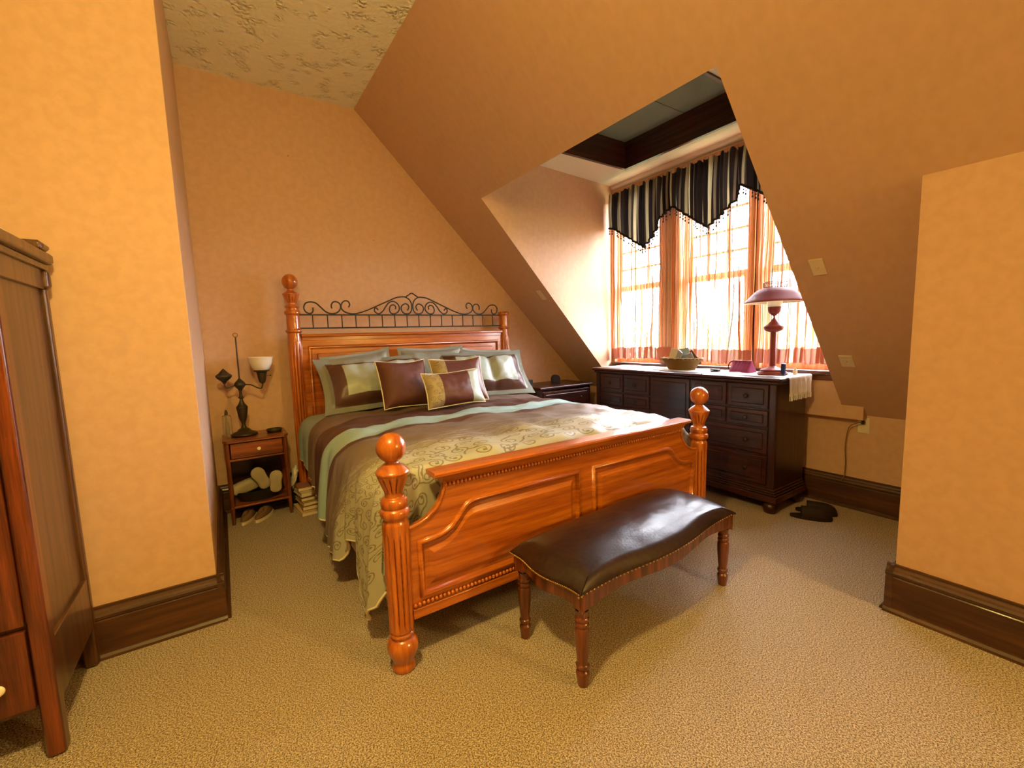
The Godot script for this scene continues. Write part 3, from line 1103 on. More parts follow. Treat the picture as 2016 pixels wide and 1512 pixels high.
func make_bed() -> void:
	var base := Vector3((BX0 + BX1) * 0.5, 0, (BZF + BZH) * 0.5)
	var bed := thing("king_bed", "honey-orange carved wooden king bed with ball posts and iron headboard scrollwork", "bed", base)
	foot_post(BX0, bed)
	foot_post(BX1, bed)
	head_post(BX0 - 0.01, bed, true)
	head_post(BX1 + 0.005, bed, false)
	var xl := BX0 + 0.045
	var xr := BX1 - 0.045
	var zc := BZF
	# footboard: outline with round bites at the upper corners
	var yt := 0.785
	var out := [Vector3(xl, 0.205, 0), Vector3(xr, 0.205, 0)]
	var arc_r := 0.165
	for k in 13:
		var th := PI * 0.5 * k / 12.0
		out.append(Vector3(xr - 0.005 - arc_r * sin(th) * 1.0, 0.775 - arc_r * cos(th), 0))
	for k in 13:
		var th := PI * 0.5 * (12 - k) / 12.0
		out.append(Vector3(xl + 0.005 + arc_r * sin(th) * 1.0, 0.775 - arc_r * cos(th), 0))
	var poly := []
	for p in out:
		poly.append(p + Vector3(0, 0, zc - 0.014))
	var mb := at_base(base)
	mb.extrude(poly, Vector3(0, 0, 0.028))
	var fb := put(mb, "footboard", M.bed_h, bed)
	var zf := zc + 0.014
	# cap rail
	mb = at_base(base)
	var cap := [Vector2(-0.045, 0.800), Vector2(0.050, 0.800), Vector2(0.054, 0.806), Vector2(0.054, 0.816), Vector2(0.046, 0.823), Vector2(-0.042, 0.823), Vector2(-0.048, 0.816)]
	var capl := []
	for p in cap:
		capl.append(Vector3(xl + 0.115, p.y, zc + p.x))
	mb.extrude(capl, Vector3(xr - xl - 0.23, 0, 0))
	var cove := [Vector2(-0.02, 0.770), Vector2(0.020, 0.768), Vector2(0.026, 0.776), Vector2(0.034, 0.786), Vector2(0.044, 0.800), Vector2(-0.03, 0.800)]
	capl = []
	for p in cove:
		capl.append(Vector3(xl + 0.155, p.y, zc + p.x))
	mb.extrude(capl, Vector3(xr - xl - 0.31, 0, 0))
	put(mb, "cap_rail", M.bed_h, fb)
	mb = at_base(base)
	bead_row(mb, Vector3(xl + 0.175, 0.756, zf + 0.006), Vector3(xr - 0.175, 0.756, zf + 0.006), 0.0100)
	put(mb, "bead_moulding", M.bed_h, fb).set_meta("kind", "stuff")
	mb = at_base(base)
	bead_row(mb, Vector3(xl + 0.012, 0.264, zf + 0.006), Vector3(xr - 0.012, 0.264, zf + 0.006), 0.0100)
	put(mb, "bead_moulding", M.bed_h, fb).set_meta("kind", "stuff")
	mb = at_base(base)
	mb.span(Vector3(xl, 0.205, zf - 0.004), Vector3(xr, 0.250, zf + 0.012), 0.005)
	put(mb, "bottom_rail", M.bed_h, fb)
	# edge bead along the bites
	for s in 2:
		mb = at_base(base)
		var pts := []
		for k in 17:
			var th := PI * 0.5 * k / 16.0
			var px := arc_r * sin(th) + 0.005
			pts.append(Vector3((xl + px) if s == 0 else (xr - px), 0.775 - arc_r * cos(th) - 0.002, zf + 0.001))
		mb.tube(pts, 0.008, 8)
		put(mb, "edge_bead", M.bed_h, fb)
	for s in 2:
		mb = at_base(base)
		ridge(mb, panel_outline(0.0, s == 1), zf, 0.014, 0.016)
		put(mb, "panel_moulding", M.bed_h, fb)
		# raised field: chamfered plate
		mb = at_base(base)
		var a := panel_outline(0.034, s == 1)
		var b := panel_outline(0.056, s == 1)
		var inner := []
		for p in b:
			inner.append(Vector3(p.x, p.y, zf + 0.012))
		mb.extrude(inner, Vector3(0, 0, -0.012))
		var m := a.size()
		for i in m:
			var p0 := Vector3(a[i].x, a[i].y, zf + 0.001)
			var p1 := Vector3(a[(i + 1) % m].x, a[(i + 1) % m].y, zf + 0.001)
			var q0 := Vector3(b[i].x, b[i].y, zf + 0.012)
			var q1 := Vector3(b[(i + 1) % m].x, b[(i + 1) % m].y, zf + 0.012)
			var nn := (p1 - p0).cross(q0 - p0)
			if nn.z < 0:
				nn = -nn
			if nn.length() > 1e-9:
				mb.flat([p0, p1, q1, q0], nn.normalized())
		put(mb, "raised_panel", M.bed_h, fb)
	# side rails
	for x in [BX0 + 0.005, BX1 - 0.005]:
		mb = at_base(base)
		mb.span(Vector3(x - 0.014, 0.22, BZH + 0.04), Vector3(x + 0.014, 0.40, BZF - 0.03), 0.004)
		put(mb, "side_rail", M.bed_h, bed)
	# headboard
	mb = at_base(base)
	mb.span(Vector3(xl - 0.01, 0.42, BZH - 0.016), Vector3(xr + 0.01, 1.405, BZH + 0.012), 0.002)
	var hb := put(mb, "headboard", M.bed_h, bed)
	var zh := BZH + 0.012
	mb = at_base(base)
	var hc := [Vector2(-0.035, 1.425), Vector2(0.036, 1.425), Vector2(0.042, 1.432), Vector2(0.040, 1.444), Vector2(0.030, 1.452), Vector2(-0.03, 1.452)]
	capl = []
	for p in hc:
		capl.append(Vector3(xl - 0.005, p.y, BZH + p.x))
	mb.extrude(capl, Vector3(xr - xl + 0.01, 0, 0))
	mb.span(Vector3(xl, 1.395, BZH - 0.02), Vector3(xr, 1.426, BZH + 0.020), 0.003)
	put(mb, "cap_rail", M.bed_h, hb)
	mb = at_base(base)
	ridge(mb, [Vector2(xl + 0.055, 0.55), Vector2(xr - 0.055, 0.55), Vector2(xr - 0.055, 1.335), Vector2(xl + 0.055, 1.335)], zh, 0.016, 0.018)
	put(mb, "panel_moulding", M.bed_h, hb)
	mb = at_base(base)
	mb.span(Vector3(xl + 0.11, 0.60, zh - 0.006), Vector3(xr - 0.11, 1.285, zh + 0.010), 0.009)
	put(mb, "raised_panel", M.bed_h, hb)
	# iron grille
	var ir := Node3D.new()
	ir.name = "iron_grille"
	bed.add_child(ir, true)
	ir.set_meta("label", "black wrought iron scrollwork with a row of pickets")
	for y in [1.613, 1.500]:
		mb = at_base(base)
		mb.tube([Vector3(BX0, y, BZH), Vector3(BX1 + 0.01, y, BZH)], 0.0062, 8)
		put(mb, "rail", M.iron, ir)
	for k in 16:
		mb = at_base(base)
		var x := lerpf(0.678, 2.467, k / 15.0)
		mb.tube([Vector3(x, 1.500, BZH), Vector3(x, 1.613, BZH)], 0.0052, 6)
		put(mb, "picket", M.iron, ir)
	var A := [Vector2(0.686, 1.675), Vector2(0.683, 1.640), Vector2(0.659, 1.624), Vector2(0.627, 1.639), Vector2(0.615, 1.674), Vector2(0.632, 1.710), Vector2(0.670, 1.721), Vector2(0.713, 1.711), Vector2(0.749, 1.676), Vector2(0.794, 1.635), Vector2(0.843, 1.623), Vector2(0.884, 1.636), Vector2(0.909, 1.667), Vector2(0.909, 1.704), Vector2(0.885, 1.725), Vector2(0.855, 1.724), Vector2(0.836, 1.698), Vector2(0.838, 1.667)]
	var B := [Vector2(0.979, 1.679), Vector2(0.991, 1.705), Vector2(0.978, 1.731), Vector2(0.952, 1.736), Vector2(0.925, 1.715), Vector2(0.916, 1.678), Vector2(0.936, 1.646), Vector2(0.986, 1.625), Vector2(1.049, 1.626), Vector2(1.136, 1.653), Vector2(1.227, 1.692), Vector2(1.331, 1.738), Vector2(1.413, 1.773), Vector2(1.461, 1.782), Vector2(1.508, 1.781), Vector2(1.548, 1.754), Vector2(1.566, 1.712), Vector2(1.566, 1.674), Vector2(1.552, 1.639), Vector2(1.520, 1.624), Vector2(1.481, 1.633), Vector2(1.460, 1.667), Vector2(1.470, 1.701), Vector2(1.504, 1.719), Vector2(1.528, 1.708), Vector2(1.536, 1.685), Vector2(1.522, 1.656)]
	var D := [Vector2(1.241, 1.657), Vector2(1.226, 1.676), Vector2(1.209, 1.670), Vector2(1.210, 1.643), Vector2(1.245, 1.624), Vector2(1.285, 1.649), Vector2(1.316, 1.693), Vector2(1.347, 1.727), Vector2(1.388, 1.739), Vector2(1.427, 1.717), Vector2(1.443, 1.678), Vector2(1.429, 1.644), Vector2(1.393, 1.624), Vector2(1.358, 1.632), Vector2(1.347, 1.666), Vector2(1.363, 1.700), Vector2(1.392, 1.706), Vector2(1.408, 1.689), Vector2(1.404, 1.666)]
	for L in [A, B, D]:
		for s in 2:
			var pts := []
			for p in spline(L, 6):
				pts.append(Vector3(p.x if s == 0 else 3.1445 - p.x, p.y, BZH))
			mb = at_base(base)
			mb.tube(pts, 0.0062, 8)
			put(mb, "scroll", M.iron, ir)
	var pk := []
	for p in spline([Vector2(1.508, 1.781), Vector2(1.540, 1.802), Vector2(1.572, 1.819), Vector2(1.604, 1.802), Vector2(1.636, 1.781)], 6):
		pk.append(Vector3(p.x, p.y, BZH))
	mb = at_base(base)
	mb.tube(pk, 0.0062, 8)
	put(mb, "scroll", M.iron, ir)
	# mattress
	mb = MB.new()
	mb.box(Vector3.ZERO, Vector3(1.92, 0.36, 2.08), 0.05)
	var mt := put(mb, "mattress", M.mattress, null, Vector3(1.57, 0.585, -2.985))
	tag(mt, "thick mattress under the striped comforter", "mattress")
	mb = MB.new()
	mb.box(Vector3.ZERO, Vector3(1.96, 0.18, 2.10), 0.02)
	var bs := put(mb, "box_spring", M.mattress, null, Vector3(1.57, 0.31, -2.985))
	tag(bs, "box spring under the mattress, inside the bed frame", "box spring")

var wob := FastNoiseLite.new()

# comforter: u from the hem on the nightstand side across the bed, v from head to foot
func duvet_point(u: float, v: float) -> Vector3:
	var zv := lerpf(DUVET_Z0, DUVET_Z1, v)        # length along the cloth
	var z := minf(zv, -1.86)
	var over := maxf(0.0, zv + 1.86)                # what runs past the foot of the mattress
	# hem on the open side
	var hem: float = _hem(zv)
	var flare: float = _flare(zv)
	var prof := [
		Vector2(0.475 - flare, hem), Vector2(0.480 - flare * 0.75, lerpf(hem, 0.66, 0.35)), Vector2(0.487 - flare * 0.35, lerpf(hem, 0.66, 0.70)), Vector2(0.500 - flare * 0.08, 0.665),
		Vector2(0.535, 0.735), Vector2(0.610, 0.785), Vector2(0.740, 0.812), Vector2(1.00, 0.825), Vector2(1.30, 0.832), Vector2(1.60, 0.836), Vector2(1.90, 0.832), Vector2(2.20, 0.826),
		Vector2(2.40, 0.815), Vector2(2.535, 0.785), Vector2(2.605, 0.735), Vector2(2.640, 0.665), Vector2(2.650, 0.55), Vector2(2.655, 0.42), Vector2(2.660, 0.30),
	]
	var f := u * (prof.size() - 1)
	var i := mini(int(f), prof.size() - 2)
	var t := f - i
	var p0: Vector2 = prof[maxi(i - 1, 0)]
	var p1: Vector2 = prof[i]
	var p2: Vector2 = prof[i + 1]
	var p3: Vector2 = prof[mini(i + 2, prof.size() - 1)]
	var q := 0.5 * ((2.0 * p1) + (p2 - p0) * t + (2.0 * p0 - 5.0 * p1 + 4.0 * p2 - p3) * t * t + (3.0 * p1 - p0 - 3.0 * p2 + p3) * t * t * t)
	var side := 1.0 - sstep(0.10, 0.30, u)
	var top := sstep(0.20, 0.36, u) * (1.0 - sstep(0.68, 0.80, u))
	# soft quilting and rumples
	var w := wob.get_noise_3d(q.x * 2.4, 3.0, zv * 2.4) * 0.030 + wob.get_noise_3d(q.x * 6.0, 9.0, zv * 6.0) * 0.010
	q.y += w * (0.25 + 0.75 * top)
	q.x += side * (sin(zv * 7.0 + 0.8) * 0.010 + wob.get_noise_2d(zv * 9.0, 4.0) * 0.035 * (1.0 - u / 0.30))
	# pillows press it down a little at the head
	q.y -= sstep(-3.55, -4.0, zv) * 0.03 * top
	if over > 0.0:
		var hang := sstep(0.16, 0.30, u) * (1.0 - sstep(0.76, 0.86, u))
		var r := 0.070
		var a := minf(over / r, PI * 0.5)
		var zt := z + sin(a) * r + wob.get_noise_2d(q.x * 9.0, 40.0) * 0.016
		var yd := (1.0 - cos(a)) * r + maxf(0.0, over - r * PI * 0.5)
		yd += sin(q.x * 21.0 + over * 16.0) * 0.012 * sstep(0.05, 0.2, over)
		var zs := z + minf(over, 0.10) * 0.95
		z = lerpf(zs, minf(zt, -1.765), hang)
		q.y -= yd * hang
		if u < 0.30:
			q.x += (1.0 - hang) * 0.02 * sstep(0.0, 0.12, over)
	return Vector3(q.x, maxf(q.y, 0.03), z)

func _key(tab: Array, z: float) -> float:
	if z <= tab[0].x:
		return tab[0].y
	for i in tab.size() - 1:
		if z < tab[i + 1].x:
			var t: float = (z - tab[i].x) / (tab[i + 1].x - tab[i].x)
			return lerpf(tab[i].y, tab[i + 1].y, t * t * (3.0 - 2.0 * t))
	return tab[tab.size() - 1].y

func _hem(z: float) -> float:
	return _key([Vector2(-4.0, 0.46), Vector2(-3.5, 0.36), Vector2(-3.0, 0.28), Vector2(-2.62, 0.19), Vector2(-2.42, 0.20), Vector2(-2.30, 0.36), Vector2(-2.16, 0.36), Vector2(-2.02, 0.18), Vector2(-1.93, 0.125), Vector2(-1.85, 0.22), Vector2(-1.74, 0.40)], z)

func _flare(z: float) -> float:
	return _key([Vector2(-4.0, -0.01), Vector2(-3.2, 0.0), Vector2(-2.75, 0.03), Vector2(-2.5, 0.065), Vector2(-2.32, 0.0), Vector2(-2.20, -0.065), Vector2(-2.08, -0.01), Vector2(-1.95, 0.035), Vector2(-1.76, 0.0)], z)

func make_duvet() -> void:
	wob.seed = 5
	wob.frequency = 1.0
	wob.fractal_octaves = 2
	var base := Vector3(1.57, 0.80, -2.9)
	var nu := 150
	var nv := 150
	var mb := at_base(base)
	var duv := func(a: float, b: float) -> Vector2:
		# the corner hangs on the bias, so the bands swing towards the head on the open side
		var zz := lerpf(DUVET_Z0, DUVET_Z1, b)
		var sh := 0.42 * (1.0 - sstep(0.0, 0.26, a)) * sstep(-3.1, -2.35, zz)
		return Vector2(a, minf(b + sh / (DUVET_Z1 - DUVET_Z0), 0.999))
	mb.grid(duvet_point, nu, nv, -1.0, duv)
	# underside and rolled edge
	var outer := mb.v.duplicate()
	var on := mb.n.duplicate()
	if on[75 * (nu + 1) + 75].y < 0:
		for i in mb.n.size():
			mb.n[i] = -mb.n[i]
		on = mb.n.duplicate()
		mb.idx.clear()
		for j in nv:
			for i in nu:
				var a := j * (nu + 1) + i
				mb.quad(a, a + 1, a + nu + 2, a + nu + 1)
	var off := mb.v.size()
	for i in outer.size():
		mb.v.append(outer[i] - on[i] * 0.016)
		mb.n.append(-on[i])
		mb.uv.append(mb.uv[i])
	for j in nv:
		for i in nu:
			var a := off + j * (nu + 1) + i
			mb.quad(a, a + 1, a + nu + 2, a + nu + 1)
	var d := put(mb, "comforter", M.duvet, null, base)
	tag(d, "striped comforter in brown and sage with a scroll-patterned foot end", "comforter")
	# corded edge along the open hem
	mb = at_base(base)
	var pts := []
	for j in nv + 1:
		pts.append(duvet_point(0.0, float(j) / nv) + Vector3(0.006, -0.002, 0))
	mb.tube(pts.slice(0, int(nv * 0.87)), 0.007, 6)
	put(mb, "corded_edge", M.piping, d)


# pillow on its own axes: x width, y height, z thickness; centred
func pillow(w: float, h: float, th: float, flange: float, seed_: int, crease := 0.0) -> MB:
	var nz := noise(seed_, 1.0, 3)
	var mb := MB.new()
	var fu := 1.0 - flange / (w * 0.5)
	var fv := 1.0 - flange / (h * 0.5)
	for side in [1.0, -1.0]:
		var f := func(a: float, b: float) -> Vector3:
			var x := a * 2.0 - 1.0
			var y := b * 2.0 - 1.0
			# crowd the samples towards the rim
			x = x * (1.5 - 0.5 * x * x)
			y = y * (1.5 - 0.5 * y * y)
			var u := clampf(absf(x) / fu, 0.0, 1.0)
			var v := clampf(absf(y) / fv, 0.0, 1.0)
			var t: float = th * 0.5 * pow(1.0 - pow(u, 3.2), 0.62) * pow(1.0 - pow(v, 3.2), 0.62)
			var px := w * 0.5 * x * (1.0 - 0.07 * (1.0 - y * y) * absf(x))
			var py := h * 0.5 * y * (1.0 - 0.09 * (1.0 - x * x) * absf(y))
			var rip: float = nz.get_noise_3d(px * 5.0, py * 5.0, side * 4.0) * (0.020 if flange > 0.0 else 0.008) + nz.get_noise_3d(px * 13.0, py * 13.0, side * 9.0) * (0.006 if flange > 0.0 else 0.002)
			t += rip * (0.25 + minf(1.0, t * 14.0))
			if crease > 0.0:
				t -= crease * exp(-pow((px - 0.06 * w) / 0.035, 2.0)) * (1.0 - v * 0.5)
			t = maxf(t, 0.0) + 0.004
			var sag := 0.015 * sin(x * 3.0 + seed_) * absf(y)
			return Vector3(px, py, t * side + sag)
		var uvf := func(a: float, b: float) -> Vector2:
			var x := a * 2.0 - 1.0
			var y := b * 2.0 - 1.0
			x = x * (1.5 - 0.5 * x * x)
			y = y * (1.5 - 0.5 * y * y)
			return Vector2(0.5 + 0.5 * x, 0.5 - 0.5 * y)
		mb.grid(f, 56, 44, side, uvf)
	return mb

func pillow_rim(w: float, h: float, seed_: int) -> Array:
	var pts := []
	for k in 96:
		var t := k / 24.0
		var e := int(t)
		var s := (t - e) * 2.0 - 1.0
		var x: float = [s, 1.0, -s, -1.0][e]
		var y: float = [-1.0, s, 1.0, -s][e]
		pts.append(Vector3(w * 0.5 * x * (1.0 - 0.07 * (1.0 - y * y) * absf(x)), h * 0.5 * y * (1.0 - 0.09 * (1.0 - x * x) * absf(y)), 0.015 * sin(x * 3.0 + seed_) * absf(y)))
	return pts

# stand a pillow on its lower edge: foot = middle of the lower edge, lean back by `lean`
func stand(o: Node3D, foot: Vector3, h: float, yaw: float, lean: float, roll := 0.0) -> void:
	var b := Basis(Vector3.UP, yaw) * Basis(Vector3.RIGHT, -lean) * Basis(Vector3.BACK, roll)
	o.basis = b
	o.position = foot + b * Vector3(0, h * 0.5, 0)

func make_pillows() -> void:
	var g := "pillow"
	# sleeping pillows against the headboard
	var spec := [
		["sage pillow standing against the headboard beside the nightstand lamp", Vector3(1.02, 0.83, -3.80), 0.60, 0.47, 0.15, 0.05, 0.17, 0.11, 3],
		["sage pillow standing against the middle of the headboard", Vector3(1.66, 0.83, -3.80), 0.66, 0.49, 0.15, -0.03, 0.20, 0.0, 4],
		["rumpled sage pillow standing against the headboard near the window", Vector3(2.18, 0.82, -3.80), 0.70, 0.47, 0.16, 0.02, 0.24, -0.10, 5],
	]
	for s in spec:
		var mb := pillow(s[2], s[3], s[4], 0.03, s[8])
		var o := put(mb, "bed_pillow", M.sage)
		tag(o, s[0], "pillow")
		stand(o, s[1], s[3], s[5], s[6], s[7])
	# shams
	var a := put(pillow(1.00, 0.52, 0.25, 0.06, 12), "pillow_sham", M.sham)
	tag(a, "wide sage sham with a brown border, leaning behind the plain brown cushion", "pillow")
	stand(a, Vector3(1.12, 0.828, -3.56), 0.50, 0.02, 0.62, 0.015)
	var b := put(pillow(0.94, 0.53, 0.25, 0.06, 17, 0.06), "pillow_sham", M.sham)
	tag(b, "creased sage sham with a brown border at the window side of the bed", "pillow")
	stand(b, Vector3(2.08, 0.828, -3.50), 0.52, -0.10, 0.66, -0.03)
	# throw cushions
	var c := put(pillow(0.42, 0.40, 0.19, 0.0, 23), "throw_cushion", M.brown_satin)
	tag(c, "square brown satin cushion with a button tuft and cream piping", "cushion")
	stand(c, Vector3(1.23, 0.838, -3.36), 0.40, 0.06, 0.42, -0.01)
	var mbp := MB.new()
	mbp.tube(pillow_rim(0.425, 0.405, 23), 0.0055, 6, true)
	put(mbp, "piping", M.piping, c)
	mbp = MB.new()
	mbp.ball(Vector3(0, 0, 0.083), Vector3(0.014, 0.014, 0.006), 6, 12)
	put(mbp, "button", M.brown_satin, c)
	var d := put(pillow(0.46, 0.40, 0.16, 0.0, 29), "throw_cushion", M.cushion_b)
	tag(d, "brown cushion with a gold scroll band, half hidden behind the oblong cushion", "cushion")
	stand(d, Vector3(1.68, 0.838, -3.30), 0.40, -0.16, 0.44, 0.02)
	mbp = MB.new()
	mbp.tube(pillow_rim(0.465, 0.405, 29), 0.006, 6, true)
	put(mbp, "piping", M.piping, d)
	var e := put(pillow(0.50, 0.29, 0.15, 0.0, 31), "throw_cushion", M.cushion_a)
	tag(e, "oblong cushion in gold, brown and sage blocks at the front of the pillows", "cushion")
	stand(e, Vector3(1.55, 0.842, -3.14), 0.29, -0.02, 0.40, 0.02)
	mbp = MB.new()
	mbp.tube(pillow_rim(0.505, 0.295, 31), 0.0055, 6, true)
	put(mbp, "piping", M.piping, e)


# ------------------------------------------------------------------ bench
func bench_outline(t: float, grow := 0.0) -> Vector2:
	# serpentine plan, t in 0..4 by side; half sizes
	var hx := 0.585 + grow
	var hz := 0.215 + grow
	var e := int(t) % 4
	var s := (t - floorf(t)) * 2.0 - 1.0
	var bow := func(q: float, amp: float) -> float: return amp * (cos(q * PI) * 0.5 + 0.5) - amp * 0.55 * pow(sin(q * PI), 2.0) * absf(q)
	# 0 front(+z), 1 end(+x), 2 back(-z), 3 end(-x)
	match e:
		0: return Vector2(hx * s, hz - 0.012 + bow.call(s, 0.030))
		1: return Vector2(hx - 0.012 + bow.call(s, 0.022), -hz * s)
		2: return Vector2(-hx * s, -hz + 0.006 - bow.call(s, 0.010))
	return Vector2(-hx + 0.012 - bow.call(s, 0.022), hz * s)

func make_bench() -> void:
	var t := thing("upholstered_bench", "dark brown leather bench on turned wooden legs at the foot of the bed", "bench", Vector3(1.615, 0, -1.405), deg_to_rad(3.6))
	var n := 160
	# apron
	var mb := MB.new()
	for side in [1.0, -1.0]:
		var f := func(a: float, b: float) -> Vector3:
			var s := fposmod(a * 4.0, 4.0)
			var p := bench_outline(s, 0.0 if side > 0 else -0.024)
			var q := (s - floorf(s)) * 2.0 - 1.0
			var low := 0.335 + 0.012 * (1.0 - cos(q * TAU)) * 0.5 - 0.020 * pow(absf(q), 6.0)
			return Vector3(p.x, lerpf(low, 0.405, b), p.y)
		mb.grid(f, n, 3, side)
	put(mb, "apron", M.bench_wood, t)
	# leather seat
	mb = MB.new()
	var wn := noise(66, 1.0, 3)
	var seat := func(a: float, b: float) -> Vector3:
		var p := bench_outline(fposmod(a * 4.0, 4.0), 0.014)
		var ring: Array
		# b: 0 under the rim .. 1 centre
		var k: float
		var y: float
		if b < 0.12:
			k = lerpf(0.985, 1.0, b / 0.12)
			y = lerpf(0.402, 0.408, b / 0.12)
		else:
			var c := (b - 0.12) / 0.88
			var r := 1.0 - c
			k = r
			var ex := clampf(1.0 - pow(absf(p.x * k) / 0.612, 5.0), 0.0, 1.0)
			var ez := clampf(1.0 - pow(absf(p.y * k) / 0.262, 2.6), 0.0, 1.0)
			var rim := sstep(0.0, 0.10, c)
			y = 0.408 + 0.085 * pow(ex, 0.55) * pow(ez, 0.75) * lerpf(pow(c / 0.10, 0.6) if c < 0.10 else 1.0, 1.0, 0.0)
			y += (wn.get_noise_3d(p.x * k * 3.5, p.y * k * 5.0, 2.0) * 0.004 + wn.get_noise_3d(p.x * k * 14.0, p.y * k * 14.0, 7.0) * 0.0007) * rim
		return Vector3(p.x * k, y, p.y * k)
	mb.grid(seat, n, 22, -1.0)
	if mb.n[(n + 1) * 20 + 5].y < 0:
		mb = MB.new()
		mb.grid(seat, n, 22, 1.0)
	put(mb, "seat", M.leather, t)
	# nailheads
	mb = MB.new()
	for i in 220:
		var p := bench_outline(i / 55.0, 0.012)
		mb.ball(Vector3(p.x, 0.403, p.y), Vector3(0.0042, 0.0042, 0.0042), 4, 6)
	put(mb, "nailhead_trim", M.nail, t).set_meta("kind", "stuff")
	for sx in [-1, 1]:
		for sz in [-1, 1]:
			mb = MB.new()
			var c := Vector3(0.545 * sx, 0, 0.180 * sz)
			mb.box(c + Vector3(0, 0.362, 0), Vector3(0.062, 0.086, 0.062), 0.014)
			mb.lathe(c, turned([Vector2(0.001, 0.0), Vector2(0.019, 0.0), Vector2(0.022, 0.015), Vector2(0.026, 0.045), Vector2(0.027, 0.058), Vector2(0.022, 0.066), Vector2(0.019, 0.072), Vector2(0.026, 0.080), Vector2(0.026, 0.092), Vector2(0.021, 0.100), Vector2(0.025, 0.14), Vector2(0.029, 0.20), Vector2(0.029, 0.238), Vector2(0.024, 0.250), Vector2(0.028, 0.256), Vector2(0.028, 0.266), Vector2(0.024, 0.272), Vector2(0.028, 0.278), Vector2(0.028, 0.288), Vector2(0.024, 0.296), Vector2(0.027, 0.322)], 3), 18)
			put(mb, "leg", M.bench_wood, t)


# ------------------------------------------------------------------ dresser
func knob(parent: Node3D, at: Vector3, axis: Vector3, r: float, mat: Material, called := "knob") -> void:
	var mb := MB.new()
	mb.lathe(Vector3.ZERO, turned([Vector2(0.4, 0.0), Vector2(0.35, 0.35), Vector2(0.42, 0.6), Vector2(0.95, 0.9), Vector2(1.0, 1.2), Vector2(0.75, 1.5), Vector2(0.02, 1.6)], 3), 16)
	var o := put(mb, called, mat, parent, at)
	var q := Quaternion(Vector3.UP, axis)
	o.basis = Basis(q).scaled(Vector3(r, r, r))

